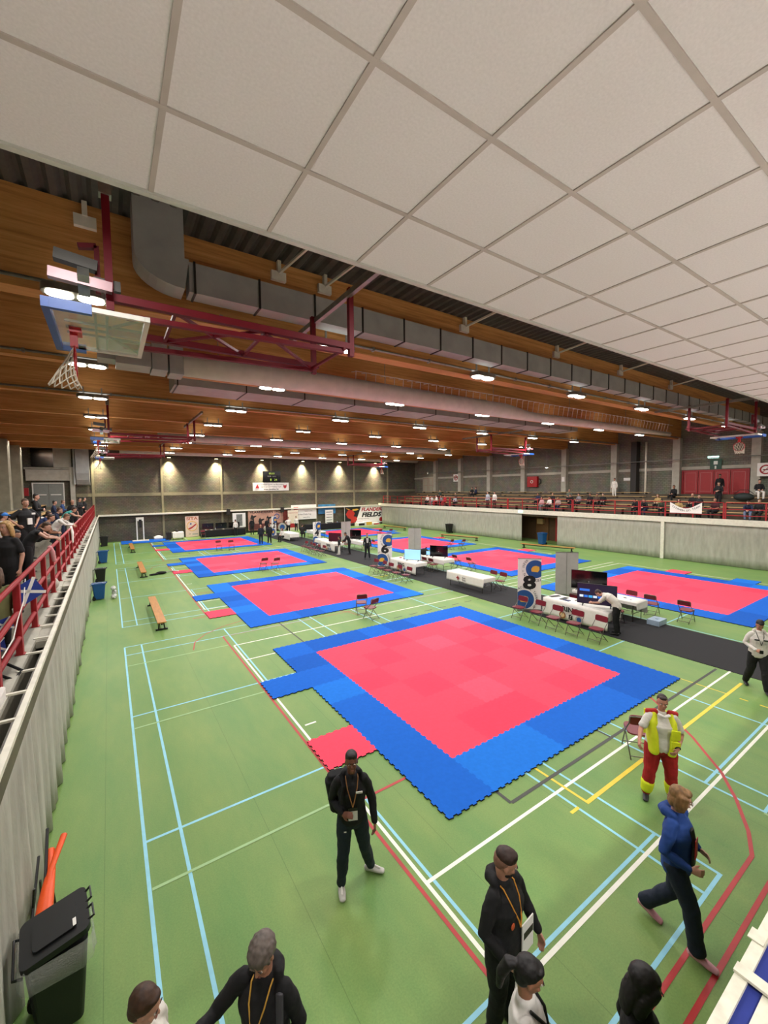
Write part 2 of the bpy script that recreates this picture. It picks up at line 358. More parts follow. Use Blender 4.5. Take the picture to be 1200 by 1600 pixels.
# roof: profiled steel deck
prof = []; x = -7
while x < 38: prof += [(x, 10.28), (x+.07, 10.2), (x+.17, 10.2), (x+.24, 10.28)]; x += .3
ce = MB(); n = len(prof); ce.add([(a, -6, b) for a, b in prof]+[(a, 48.3, b) for a, b in prof], [(i, i+1, n+i+1, n+i) for i in range(n-1)])
ce.box((-7,-6,10.3),(38.2,48.3,10.35)); struct('ceiling', ce, mat('roof_deck', '#5a5a54', .6, .2, var=.1))
# glulam beams
for k in range(1, 10):
    yb = 4.8*k
    b = MB().box((-6.3, yb-.22, 8.51), (37.5, yb+.06, 10.2))
    if k == 2: b = MB().box((-6.3, yb-.1, 8.51), (37.5, yb+.3, 10.2))
    tag(b.build('glulam_beam', M['glulam']), ['first','second','third','fourth','fifth','sixth','seventh','eighth','ninth'][k-1]+' laminated wood roof beam spanning the hall, counted from the camera', 'roof beam', 'laminated wood roof beams')
# white low ceiling above the camera
lc = MB().box((-6.3, -6, 6.5), (37.5, 2.46, 6.62), 0)
G = .6; x0 = .24
for i in range(-11, 63): lc.box((x0+G*i-.012, -6, 6.494), (x0+G*i+.012, 2.46, 6.5), 1)
for j in range(0, 14): lc.box((-6.3, 1.89-G*j-.012, 6.4935), (37.5, 1.89-G*j+.012, 6.5), 1)
lc.box((-6.3, 2.44, 6.485), (37.5, 2.475, 6.66), 2)
struct('trim_ceiling', lc, [M['tile'], mat('ceiling_grid', '#b3aba5', .7), mat('edge_profile', '#b9bab2', .4)])
# pillars
pl = M['concl']
for k in range(1, 10):
    yb = 4.8*k
    tag(MB().box((37.05, yb-.35, 0), (37.5, yb+.15, 8.6)).build('trim_%d' % (10+k), pl), kind='structure')
    tag(MB().box((-6.3, yb-.5, 0), (-5.65, yb+.4, 8.6)).build('trim_%d' % (30+k), mat('pillar_concrete','#8f8a76',.9,var=.15,scale=2)), kind='structure')
for i, x in enumerate([-1.2, 4.6, 10.4, 16, 21.7, 27.2, 32.6]):
    tag(MB().box((x-.1, 47.9, 0), (x+.1, 48, 8.3)).build('trim_%d' % (50+i), mat('pilaster_concrete','#7c775f',.9,var=.1,scale=3)), kind='structure')
struct('trim_2', MB().box((-2.5, 47.92, 4.42), (37.5, 48, 4.74)), mat('pilaster_concrete','#7c775f',.9,var=.1,scale=3))
struct('trim_3', MB().box((-.9, 47.4, 2.52), (31.3, 47.62, 2.68)).box((-.9, 47.5, 2.55), (31.3, 48, 2.6)), M['cream'])
struct('trim_4', MB().box((37.42, -6, 6.12), (37.5, 48, 6.36)), pl)
# near gallery deck under the camera (its edge rail shows bottom right)
ng = MB().box((-.9, .21, 2.40), (31.3, .53, 2.575), 0).box((-.9,.585,2.50),(31.3,.635,2.585), 0).box((-.9,.53,2.42),(31.3,.585,2.565),1).box((-.9,.62,2.3),(31.3,.63,2.5),0)
for i in range(24):
    xx = 1.15+1.33*i; ng.box((xx+.26, .59, 2.586), (xx+.34, .655, 2.592), 0); ng.box((xx, .24, 2.586), (xx+.06, .64, 2.60), 0)
struct('trim_5', ng, [mat('aged_white_paint', '#d2d0bd', .6, var=.12, scale=14), mat('blue_fabric', '#20307e', .9)])
struct('trim_6', MB().box((-6.3, -6, 2.3), (37.5, .2, 2.55)), mat('deck_floor', '#cbc6bd', .8))
# ------------------------------------------------------------------ left gallery
lg = MB().box((-6.3, -6, 2.2), (-1.1, 48, 2.5), 0)
for k in range(4): lg.box((-6.3, -6, 2.5), (-2.4-.95*k, 48, 2.5+.3*(k+1)), 0)
lg.box((-1.35,-6,2.5),(-1.1,48,2.56),1)
for k in range(9): lg.box((-1.1, 4.8*k+3.9, 2.42),(-.93, 4.8*k+5.0, 2.53),1)
struct('trim_7', lg, [M['concrete'], M['concl']])
kr = MB().box((-.93,-6,2.5),(-.87,48,2.58))
kr.box((-1.02,-6,2.36),(-.98,48,2.40),1)
for i in range(60):
    y = .75*i+2; kr.box((-1.13, y, 2.55), (-.9, y+.045, 2.575)).box((-1.13,y,2.4),(-1.115,y+.045,2.57))
struct('trim_8', kr, [M['cream'], M['steel']])
struct('trim_70', MB().box((-.872,-6,2.37),(-.866,48,2.53)), mat('fascia_olive','#56553d',.8,var=.15,scale=4))
# ------------------------------------------------------------------ right gallery
rg = MB().box((31.4, -6, 2.3), (37.5, 48, 2.75), 0)
for k in range(5): rg.box((32.6+.95*k, -6, 2.5), (37.5, 48, 2.75+.3*(k+1)), 0) if k else None
struct('trim_9', rg, [mat('gallery_concrete','#574c3d',.9,var=.14,scale=2.5)])
struct('trim_20', MB().box((31.1,-6,2.55),(31.42,48,2.84)).box((31.05,-6,2.5),(31.12,48,2.86)), M['cream'])
struct('trim_21', MB().box((33.4,-6,0),(33.6,48,2.4)), mat('corridor_wall', '#5a432a', .8))
# ------------------------------------------------------------------ railings
def railing(name, label, x, y0, y1, zb, zt, step, bars, r=.024, pw=.026):
    t = thing(name, label, 'railing', (x, y0, zb))
    L = y1-y0
    for z in bars: MB().tube([(0,0,z-zb),(0,L,z-zb)], r, 10).build('rail', M['red'], t, True)
    n = int(L/step)
    for i in range(n+1):
        y = L*i/n; MB().box((-pw,y-pw*1.4,0),(pw,y+pw*1.4,zt-zb)).box((-.06,y-.06,0),(.06,y+.06,.012)).build('post', M['red'], t)
railing('gallery_railing', 'red tube railing along the crowded left gallery', -1.2, -1, 47.4, 2.56, 3.63, 1.5, (3.65, 3.2, 2.82), .037, .04)
yy = 0
for i, (a, b) in enumerate([(0, 9.4), (9.5, 14.3), (14.4, 19.4), (19.5, 26), (26.1, 34), (34.1, 47.4)]):
    railing('gallery_railing', 'red railing of the right gallery, %s section from the near end' % ['first','second','third','fourth','fifth','sixth'][i], 31.5, a, b, 2.75, 3.83, 1.6, (3.85, 3.45, 3.08), .025)
# benches of the right gallery
bt = None
for k in range(5):
    for i in range(9):
        if k == 4 and i in (1, 2): continue
        y0 = 1.0+5.0*i; x = 33.05+.95*k; z = 2.75+.3*k
        lab = 'plank bench on the right gallery, %s row, %s from the near end' % (['first','second','third','fourth','fifth'][k], ['first','second','third','fourth','fifth','sixth','seventh','eighth','ninth'][i])
        if bt is None:
            bt = thing('gallery_bench', lab, 'bench', (x, y0, z), 0, 'plank benches on the right gallery')
            MB().box((-.15,0,.40),(.02,4.4,.44)).box((.05,0,.40),(.2,4.4,.44)).build('seat', M['plank'], bt)
            for yy in (.3, 2.2, 4.1): MB().box((-.12,yy-.03,0),(.18,yy+.03,.40)).build('support', M['black'], bt)
        else: dup(bt, (x, y0, z), 0, lab)
# benches of the left gallery (behind the crowd)
for k in range(3):
    for i in range(9):
        dup(bt, (-2.75-.95*k, 1+5.0*i, 2.8+.3*k), 0, 'plank bench on the left gallery, %s row, %s from the near end' % (['first','second','third'][k], ['first','second','third','fourth','fifth','sixth','seventh','eighth','ninth'][i]), 'plank benches on the left gallery')
# ------------------------------------------------------------------ curtains
def curtain(name, label, x, y0, y1, z0, z1, amp, per, th=.012, step=.05, nz=5):
    n = int((y1-y0)/step); vs = []; fs = []
    for i in range(n+1):
        y = y0+(y1-y0)*i/n
        w = math.sin(2*PI*y/per+.6*math.sin(y*1.7))+.5*math.sin(2*PI*y/(per*.37)+1.3)
        for j in range(nz+1):
            t = j/nz; a = amp*(.25+.75*(1-t)); vs.append((x+a*w*.5+.02*math.sin(y*2.3)*(1-t), y, z0+(z1-z0)*t))
    for i in range(n):
        for j in range(nz): a = i*(nz+1)+j; fs.append((a, a+nz+1, a+nz+2, a+1))
    o = MB().add(vs, fs).build(name, M['curtain'], None, True)
    s = o.modifiers.new('thickness', 'SOLIDIFY'); s.thickness = th
    return tag(o, label, 'curtain')
curtain('curtain', 'long grey curtain hung below the left gallery edge', -.93, -.5, 47.3, .02, 2.5, .09, .62)
curtain('curtain', 'grey curtain under the right gallery, near part right of the doorway', 31.2, -1, 20.6, .02, 2.56, .05, .9, step=.08)
curtain('curtain', 'grey curtain under the right gallery, far part left of the doorway', 31.2, 24.2, 47.3, .02, 2.56, .06, .8, step=.08)
tag(MB().box((31.0, 12.55, .02),(31.06,12.75,2.56)).build('curtain_seam_strip', M['cream']), 'pale vertical strip between two panels of the near right curtain', 'strip')
# ------------------------------------------------------------------ ducts, conduits, rigs in the roof
def duct_rect(label, x0, x1, y0, y1, z0, z1, up=True, seam=1.25):
    t = thing('air_duct', label, 'air duct', (x0, y0, z0)); dx, dy, dz = x1-x0, y1-y0, z1-z0
    MB().box((dx*0+.5,0,0),(dx,dy,dz)).build('trunk', M['duct'], t)
    s = MB(); x = .6
    while x < dx: s.box((x-.02,-.02,-.02),(x+.02,dy+.02,dz+.02)); x += seam
    s.build('flange', M['dsteel'], t)
    if up:
        R = .9; prof = [(-.4, dz+1.2), (-.4, R*.55)]
        for i in range(9): a = PI+PI/2*i/8; prof.append((-.4+R*.9*(1+math.cos(a)), R*.55+R*.55*math.sin(a)))
        prof += [(.5, dz), (.42, dz), (.42, dz+1.2)]
        MB().prism(prof, -.08, dy+.05, 0, 'y').build('elbow', M['duct'], t)
    return t
duct_rect('grey rectangular sheet metal duct in front of the second roof beam', .95, 37.2, 8.8, 9.2, 8.78, 9.34)
duct_rect('dark grey rectangular duct between the third and fourth roof beams', 1.6, 27, 16.4, 17.9, 8.72, 9.5, False, 2.4)
duct_rect('dark duct far back behind the seventh roof beam', 3, 30, 36.4, 37.2, 8.75, 9.5, False, 2.4)
def textile(label, st, y, cage=False, lx=7.5):
    t = thing('textile_duct', label, 'air duct', (0, y, 0)); m = MB(); pts = [(x,0,z) for x, z, r in st]; rs = [r for _,_,r in st]
    m.tube(pts, rs, 20); m.build('tube', M['textile'], t, True)
    if cage:
        x = lx
        while x < st[-1][0]-.3:
            for a, b in zip(st, st[1:]):
                if a[0] <= x <= b[0]: z = a[1]+(b[1]-a[1])*(x-a[0])/(b[0]-a[0]); r = a[2]+(b[2]-a[2])*(x-a[0])/(b[0]-a[0])
            MB().tube([(x,-r*.6,z+r*.5),(x+.03,-.2,9.15),(x+.02,.1,9.2)], .016, 5).build('suspension_hook', M['textile'], t); x += .42
        MB().tube([(lx,-.2,9.16),(st[-1][0],-.2,9.12)], .014, 5).build('suspension_wire', M['textile'], t)
        pass
    x = st[0][0]+1
    while x < st[-1][0]: MB().tube([(x,0,st[0][1]+.15),(x,0,10.2)], .012, 5).build('hanger_rod', M['steel'], t); x += 6
    return t
textile('fat pale fabric air duct with hooks in front of the third roof beam', [(1.9,8.60,.34),(6,8.60,.34),(15.7,8.56,.33),(17.5,8.45,.22),(28,8.52,.2),(30,8.52,.14),(33,8.54,.14)], 13.2, True)
MB().box((.3,0,-.3),(1.1,.75,.32)).box((1.12,0,-.34),(1.5,.75,.36)).box((-.1,.1,-.2),(.3,.65,.3)).box((1.55,.05,-.38),(1.9,.7,.38)).build('metal_boot', M['duct'], [o for o in C.objects if o.name.startswith('textile_duct')][0]).location = (0, -.35, 8.60)
textile('pale fabric air duct behind the seventh roof beam', [(3,8.72,.3),(30,8.72,.3)], 32.6)
textile('pale fabric air duct along the top of the far wall', [(1,8.75,.36),(36,8.75,.36)], 45.6)
for y in (9.33, 14.08, 18.88):
    t = thing('cable_conduit', 'grey cable conduit fixed along the %s visible roof beam' % {9.33:'nearest', 14.08:'second', 18.88:'third'}[y], 'conduit', (0,y,8.62), 0)
    MB().tube([(-6,0,0),(37,0,0)], .035, 8).build('pipe', M['steel'], t, True)
    c = MB(); x = -5.5
    while x < 37: c.box((x,-.04,-.05),(x+.06,.06,.05)); x += 1.9
    c.build('clip', M['steel'], t)
tag(MB().tube([(36.6,2,6.9),(36.6,46,6.9)], .03, 8).build('pipe', M['steel'], None, True), 'thin pipe running along the right wall above the gallery', 'pipe')
# white steel wind brace brackets at the top of the second beam
for i, x in enumerate([-.15, .96, 3.45, 4.61, 9.34, 14.07, 18.7, 23.6]):
    t = thing('brace_bracket', 'white steel brace plate bolted high on the nearest roof beam, %s from the left' % ['first','second','third','fourth','fifth','sixth','seventh','eighth'][i], 'bracket', (x, 9.42, 9.86), 0, 'white brace plates')
    MB().box((-.17,-.02,-.1),(.17,.07,.1)).build('plate', M['cream'], t)
    MB().box((-.04,-.06,.08),(.04,.05,.33)).build('post', M['cream'], t); MB().bar((0,-.06,.05),(.4,-1.5,.3),.05,.05).build('strut', M['cream'], t) if i > 1 else None
def board_glass():
    m = bpy.data.materials.get('board_glass')
    if m: return m
    m = bpy.data.materials.new('board_glass'); m.use_nodes = True; b = m.node_tree.nodes['Principled BSDF']
    b.inputs['Base Color'].default_value = lin('#d6e0d0'); b.inputs['Roughness'].default_value = .15; b.inputs['Alpha'].default_value = .32; return m
# folding basketball rigs
def rig(label, loc, rz=0, mirror=1):
    t = thing('basketball_rig', label, 'basketball hoop', loc, rz); m_ = mirror
    def X(p): return (p[0]*m_, p[1], p[2])
    def tb(name, mat_, segs, w=.1, h=.1):
        b = MB()
        for a, c in segs: b.bar(X(a), X(c), w, h)
        return b.build(name, mat_, t)
    for y in (-.7, .7):
        tb('arm', M['rigred'], [((.1,y,.12),(3.75,y,.12))], .1, .1); tb('arm', M['rigred'], [((.3,y*.96,-.08),(3.6,y*.96,.02))], .09, .07)
    tb('cross_brace', M['rigred'], [((.9,-.7,.1),(.9,.7,.1)),((2.2,-.7,.08),(2.2,.7,.08)),((3.6,-.75,.05),(3.6,.85,.05)),((.9,-.7,.1),(2.2,.7,.1)),((2.2,-.7,.1),(.9,.7,.1)),((2.2,-.7,.05),(3.6,.7,.05))], .045, .045)
    for (x, y, z) in ((.12,-.7,1.45),(3.75,-.7,1.15),(3.65,.7,1.1)): tb('hanger_post', M['rigred'], [((x,y,-.05),(x,y,z))], .09, .09)
    tb('hanger_post', M['steel'], [((.12,-.7,1.4),(.12,-.7,2.7))], .14, .14)
    tb('roof_channel', M['steel'], [((3.7,-3.2,1.02),(3.7,2.1,1.02))], .08, .1)
    tb('winch', M['dsteel'], [((-.45,-.62,.55),(.0,-.62,.5)),((-.05,-.6,.3),(.25,-.6,.3))], .13, .13)
    tb('winch_bracket', M['rigred'], [((.0,-.55,.2),(.0,-.55,.8)),((.0,-.55,.8),(-.2,-.55,.75))], .08, .06)
    tb('mount_bar', mat('pinkish_steel','#7d5f63',.35,.3), [((-.5,-.85,.22),(.15,-.85,.18))], .1, .12)
    tb('mount_bar', M['steel'], [((-.15,-.9,.3),(-.15,-.7,.12))], .12, .2)
    # backboard lying flat, face down
    bb = MB(); bb.box(X((-.5,-.88,-.16)), X((.5,.88,-.14))); b = bb.build('backboard', board_glass(), t)
    fr = MB(); 
    for (a, c) in (((-.3,-.91,-.18),(.499,-.86,-.12)),((-.3,.86,-.18),(.499,.91,-.12)),((.5,-.915,-.181),(.56,.915,-.119))): fr.box(X(a), X(c))
    fr.build('frame', M['white'], b)
    fr = MB()
    for (a, c) in (((-.58,-.93,-.22),(-.5,.93,-.1)),((-.499,-.935,-.221),(-.08,-.86,-.099)),((-.499,.86,-.221),(-.2,.935,-.099))): fr.box(X(a), X(c))
    fr.build('edge_padding', mat('blue_padding','#1d4f9c',.4), b)
    g = MB()
    for a, c in (((-.05,-.86,-.12),(-.05,.86,-.12)),((.08,-.86,-.12),(.08,.86,-.12)),((-.4,-.25,-.12),(.5,-.25,-.12)),((-.4,0,-.12),(.1,0,-.12)),((-.4,.25,-.12),(.5,.25,-.12)),((.1,-.2,-.12),(.5,-.8,-.12)),((.1,.2,-.12),(.5,.8,-.12))): g.bar(X(a),X(c),.03,.03)
    g.build('back_frame', mat('green_grey_steel','#2f3a2d',.4,.3), b)
    # hoop: ring plane vertical, hanging down from the board
    h = MB(); h.box(X((-.36,-.12,-.22)), X((-.3+.08,.12,-.15))); h.box(X((-.36,-.05,-.4)), X((-.27,.05,-.15)))
    ring = [X((-.31, .225*math.sin(a), -.62-.225*math.cos(a))) for a in [2*PI*i/20 for i in range(20)]]
    h.tube(ring, .012, 6, closed=True); h.build('hoop', mat('hoop_red','#b0151c',.4), t)
    nn = MB(); K = 12; rings = []
    for l in range(6):
        hx = .2-.012*l; hz = max(.03, .2-.06*l) if l < 4 else .05; ring_z = -.60-.062*l; cx_ = -.33-.05*l
        rings.append([X((cx_-(.13*l/5)*math.cos(2*PI*(i+.5*(l%2))/K), hx*math.sin(2*PI*(i+.5*(l%2))/K), ring_z+(.1 if l == 0 else 0)-hz*math.cos(2*PI*(i+.5*(l%2))/K))) for i in range(K)])
    rings = [[X((-.31-.13*t_+t_*math.cos(a_)*.19, math.sin(a_)*(.225-.06*t_), -.62-.225*math.cos(a_)*(1-t_)-t_*.34)) for a_ in [2*PI*(i_+.5*(l_ % 2))/K for i_ in range(K)]] for l_, t_ in [(q_, q_/5) for q_ in range(6)]]
    for l in range(5):
        for i in range(K):
            nn.tube([rings[l][i], rings[l+1][i]], .008, 5)
            nn.tube([rings[l][i], rings[l+1][(i-1) % K if l % 2 == 0 else (i+1) % K]], .008, 5)
    nn.build('net', mat('net_cord','#c9c0ad',.9), t)
    return t
rig('red folding basketball rig with glass board hanging near the left, closest to the camera', (0, 7.35, 7.42))
rig('red folding basketball rig with blue edged board, second behind the closest one', (0, 23.6, 7.5))
rig('red folding basketball rig in front of the far wall washer lights', (-.1, 36.3, 7.5))
rig('red folding basketball rig above the right mats in mid hall', (25.6, 20.2, 7.5), 0, -1)
rig('red folding basketball rig near the far right corner', (25.8, 39.6, 7.5), 0, -1)
rig('red folding basketball rig high at the right edge of the hall', (25.6, 7.3, 7.45), 0, -1)
# ------------------------------------------------------------------ far wall fixtures
def door(n, x0, x1, z0, z1, y, m, frame, nleaf, ax='x'):
    f = MB()
    if ax == 'x':
        f.box((x0-.09,y-.1,z0),(x0,y,z1+.09)).box((x1,y-.1,z0),(x1+.09,y,z1+.09)).box((x0,y-.1,z1),(x1,y,z1+.09))
        o = tag(f.build('door_%d' % n, frame), kind='structure'); w = (x1-x0)/nleaf
        for i in range(nleaf):
            lf = MB().box((x0+w*i+.01,y-.06,z0),(x0+w*(i+1)-.01,y,z1)).build('leaf', m, o)
            MB().box((x0+w*i+.15,y-.13,z0+1.0),(x0+w*(i+1)-.15,y-.08,z0+1.1)).build('push_bar', M['white'], lf)
    else:
        f.box((y-.1,x0-.09,z0),(y,x0,z1+.09)).box((y-.1,x1,z0),(y,x1+.09,z1+.09)).box((y-.1,x0,z1),(y,x1,z1+.09))
        o = tag(f.build('door_%d' % n, frame), kind='structure'); w = (x1-x0)/nleaf
        for i in range(nleaf):
            lf = MB().box((y-.06,x0+w*i+.02,z0),(y,x0+w*(i+1)-.02,z1)).build('leaf', m, o)
            e = MB()
            for zz in (z0+.1, z0+1.15, z1-.12): e.box((y-.075,x0+w*i+.14,zz),(y-.06,x0+w*(i+1)-.14,zz+.025))
            for yy in (x0+w*i+.14, x0+w*(i+1)-.165): e.box((y-.075,yy,z0+.1),(y-.06,yy+.025,z1-.1))
            e.build('panel_trim', mat('door_edge','#b06a66',.5), lf)
            MB().box((y-.14,x0+w*i+.15,z0+1.0),(y-.08,x0+w*(i+1)-.15,z0+1.07)).build('push_bar', m, lf)
    return o
door(1, -5.55, -3.45, 3.62, 5.68, 47.9, mat('grey_door','#7c7f78',.5), M['white'], 2)
struct('trim_22', MB().box((-6.3,47.2,2.5),(-2.9,48,3.62)), M['concrete'])
struct('trim_23', MB().box((-6.0,47.6,5.95),(-2.9,48,7.0)).box((-2.9,47.5,2.6),(-2.55,48,7.2)).box((-6.1,47.6,6.95),(-2.6,47.95,7.12)), M['concl'])
tag(MB().box((-5.6,47.85,7.2),(-4.05,47.98,8.8)).build('window_1', mat('dark_glass','#050505',.15)), kind='structure')
tag(MB().box((-4.05,47.8,7.15),(-2.75,48,8.9)).build('trim_24', M['concl']), kind='structure')
tag(MB().box((-2.6,47.2,5.6),(-2.45,47.9,9)).box((-2.4,46.9,6.6),(-1.4,47.9,9.0)).prism([(46.9,6.6),(47.9,6.6),(47.9,5.5),(47.5,5.6),(47.1,6.0)],-2.4,-1.4,0,'x').build('air_duct', M['duct']), 'vertical grey sheet metal duct coming down the far left corner', 'air duct')
tag(MB().box((-4.75,47.7,6.15),(-4.3,47.85,6.42)).build('exit_sign', mat('sign_glow','#dfe9dc',emit=2.0)), 'lit white exit sign above the grey double door', 'exit sign')
t = thing('fire_extinguisher_box', 'red box on the wall left of the grey double door', 'fire box', (-5.95,47.1,4.6)); MB().box((-.15,0,0),(.15,.25,.7)).build('cabinet', M['red'], t)
door(2, 8.2*0+46.2, 48.0, 4.25, 6.45, 37.45, mat('pale_door','#a39e8c',.5), M['concl'], 2, 'y') if False else None
door(2, 43.7, 45.9, 4.1, 6.35, 37.45, mat('pale_door2','#a9a593',.5), M['concl'], 2, 'y')
door(3, 9.97, 13.9, 3.3, 5.98, 37.45, mat('red_door','#9a1a1c',.5), M['red'], 4, 'y')
struct('door_4', MB().box((33.3,22.9,0),(33.4,24.2,2.35)), mat('brown_door','#6b4a24',.6))
struct('door_5', MB().box((33.3,21.0,0),(33.4,22.2,2.35)), mat('red_door_low','#a0241c',.5))
tag(MB().box((33.0,23.3,1.5),(33.3,23.9,2.0)).build('notice_board', mat('beige_board','#b39a66',.7)), 'beige box on the brown wall in the curtain doorway', 'notice board')
# signs
def sign(name, label, cat, a, b, m): return tag(MB().box(a,b).build(name, m), label, cat)
sign('exit_sign', 'lit green white exit sign hanging above the red doors', 'exit sign', (36.9,11.55,6.88),(37.0,12.2,7.05), mat('exit_glow','#bff0e4',emit=2.5))
t = thing('exit_board', 'tall dark green exit board above the red doors', 'sign', (37.42,11.85,6.05)); MB().box((-.05,-.35,0),(0,.35,.75)).build('board', M['green'], t)
MB().box((-.07,-.12,.4),(-.05,.12,.65)).box((-.07,-.05,.08),(-.05,.05,.3)).build('arrow', M['white'], t)
sign('exit_sign', 'small lit cyan exit sign on the gallery edge above the curtain doorway', 'exit sign', (31.0,24.0,2.62),(31.05,24.45,2.8), mat('exit_cyan','#a8f4f0',emit=3))
# fire hose cabinet
t = thing('fire_hose_cabinet', 'red fire hose cabinet on the right wall', 'fire hose cabinet', (37.48,27.0,4.9)); MB().box((-.3,0,0),(-.01,1.2,1.1)).build('cabinet', mat('cabinet_red','#a01216',.3), t)
MB().tube([(-.31,.62+.14*math.cos(i*PI/8),.55+.14*math.sin(i*PI/8)) for i in range(16)], .035, 6, closed=True).build('emblem', M['white'], t)
MB().tube([(-.1,-.1,.25),(-.1,-.3,.4),(-.1,-.3,.75),(-.1,-.1,.85)], .05, 6).build('hose', M['dsteel'], t)
for i, (yy, zz) in enumerate([(25.6,6.95),(44.2,7.05)]):
    t = thing('pendant_lamp', ['small pendant lamp on the right wall beside the hose cabinet','small pendant lamp on the right wall beside the pale door'][i], 'pendant lamp', (36.8,yy,zz))
    MB().tube([(0,0,0),(0,0,1.5)], .012, 6).build('cord', M['steel'], t); MB().lathe((0,0,-.12),[(.16,0),(.14,.1),(.04,.16)],12).build('shade', M['white'], t)
    MB().ell((0,0,-.13),(.12,.12,.05)).build('bulb', M['lamp'], t); 
for i, (yy, zz, w, h) in enumerate([(39.3,6.15,.95,.95),(8.95,5.95,.9,.9)]):
    t = thing('warning_sign', ['white no smoking sign on the right wall','white no smoking sign at the right picture edge'][i], 'sign', (37.05 if i else 37.45,yy,zz)); MB().box((-.03,-w/2,-h/2),(0,w/2,h/2)).build('board', M['paper'], t)
    r_ = MB().tube([(-.04,.28*math.cos(k*PI/12),.28*math.sin(k*PI/12)) for k in range(24)], .045, 6, closed=True); r_.bar((-.04,-.2,.2),(-.04,.2,-.2),.07,.03); r_.build('symbol', M['txtred'], t)
    MB().box((-.035,-.16,-.03),(-.03,.16,.03)).build('cigarette', M['txtblack'], t)
sign('notice', 'small white notice on the right wall behind the white suited figure', 'notice', (37.42,17.75,5.38),(37.46,18.4,5.62), M['paper'])
sign('notice', 'small white notice on the pillar right of the hose cabinet', 'notice', (37.0,23.75,5.4),(37.05,24.05,5.85), M['paper'])
tag(MB().tube([(36.9,16.4,3.9),(36.9,16.4,8.5)], .08, 10).build('drain_pipe', M['cream'], None, True), 'pale vertical drain pipe on the right wall', 'pipe')
struct('trim_25', MB().box((36.9,17.15,2.7),(37.5,17.6,8.6)), mat('dark_column','#2e2c28',.7))
# scoreboard and hall banner
t = thing('scoreboard', 'dark electronic scoreboard on the far wall above the white hall banner', 'scoreboard', (16.05,47.9,5.8)); MB().box((-1.05,-.12,0),(1.05,0,1.25)).build('case', M['screen'], t)
text('digits', '00:00', .3, (0,-.13,.98), (PI/2,0,0), mat('digit_glow','#a8c850',emit=.5), t); text('digits', '8   24', .36, (.2,-.13,.25), (PI/2,0,0), mat('digit_glow','#a8c850',emit=.5), t); text('digits', 'HOME   GUEST', .16, (0,-.13,.66), (PI/2,0,0), M['grey'], t)
t = thing('wall_banner', 'white hall banner with two red emblems below the scoreboard', 'banner', (15.95,47.85,4.78)); MB().box((-2.15,-.03,0),(2.15,0,.95)).build('sheet', M['paper'], t)
text('lettering', 'Provinciaal Sport- en Recreatie', .24, (0,-.035,.72), (PI/2,0,0), M['txtblack'], t); text('lettering', 'centrum De Nekker vzw', .24, (0,-.035,.46), (PI/2,0,0), M['txtblack'], t); text('lettering', 'www.denekker.be', .24, (0,-.035,.18), (PI/2,0,0), M['txtblack'], t, bold=.006)
MB().prism([(-1.85,.3),(-1.4,.3),(-1.62,.78)],-.045,-.03,0,'y').build('emblem', M['txtred'], t)
MB().prism([(1.45,.75),(1.6,.6),(1.68,.68),(1.76,.6),(1.9,.75),(1.86,.4),(1.68,.22),(1.5,.4)],-.045,-.03,0,'y').build('emblem', M['txtred'], t)
# ------------------------------------------------------------------ puzzle mats
def edge(n=12, a=.014):
    pts = []; 
    for i in range(n):
        s = a if i % 2 else -a
        pts += [(i/n, s), ((i+1)/n, s)]
    return pts
E0 = [(0,0)]+edge()[1:-1]+[(1,0)]
outl = [(x, y) for x, y in E0] + [(1+y, x) for x, y in E0[1:]] + [(x, 1+y) for x, y in reversed(E0[:-1])] + [(y, x) for x, y in reversed(E0[1:-1])]
core = mat('mat_underside', '#10131c', .8)
def matm(n, h): return mat(n, h, .85, var=.05, scale=14, spec=.1, bump=.08, bscale=160)
REDS = [matm('mat_red', '#f8495f'), matm('mat_red_b', '#f1425a'), matm('mat_red_c', '#fa5268')]
BLUES = [matm('mat_blue', '#1d60c0'), matm('mat_blue_b', '#1a56b0'), matm('mat_blue_c', '#206fce')]
tm = MB(); N = len(outl)
tm.add([(x,y,.024) for x,y in outl], [tuple(range(N))], 0)
tm.add([(x,y,.0) for x,y in outl]+[(x,y,.024) for x,y in outl], [(i,(i+1)%N,N+(i+1)%N,N+i) for i in range(N)], 1)
tile_me = tm.mesh('mat_tile', [REDS[0], core])
def ring(x0, y0, label, right, extra=()):
    t = thing('puzzle_mat', label, 'sports mat', (x0, y0, .001), 0, 'red and blue puzzle mats')
    def tile(i, j, m):
        o = bpy.data.objects.new('mat_tile', tile_me); C.objects.link(o); o.parent = t; o.location = (i, j, 0)
        o.material_slots[0].link = 'OBJECT'; o.material_slots[0].material = m
    rnd = random.Random(int(x0*7+y0))
    for i in range(8):
        for j in range(8):
            inner = 1 <= i <= 6 and 1 <= j <= 6
            s = REDS if inner else BLUES
            tile(i, j, s[rnd.choice([0,0,0,1,1,2])])
    if not right: tile(-1, 5, BLUES[0]); tile(-1, 2, REDS[0])
    else: tile(8, 5, REDS[0]); tile(8, 2, BLUES[2])
    for e in extra: tile(*e)
nm = ['nearest','second nearest','third one','farthest']
for k, y0 in enumerate((4.4, 14.8, 25.05, 36.2)):
    ring(4.05, y0, 'red mat square with blue border, %s of the left row' % nm[k], False)
    ring(18.4, y0+(.2 if k == 0 else .1), 'red mat square with blue border, %s of the right row beyond the carpet' % nm[k], True, ((-1,7,BLUES[0]),) if k == 0 else ())
t = thing('blue_mat_strip', 'long strip of blue mats against the far wall under the height gauge', 'sports mat', (.8,44.85,.001))
for i in range(4):
    for j in range(3):
        o = bpy.data.objects.new('mat_tile', tile_me); C.objects.link(o); o.parent = t; o.location = (i, j, 0); o.material_slots[0].link = 'OBJECT'; o.material_slots[0].material = BLUES[(i+j) % 2]

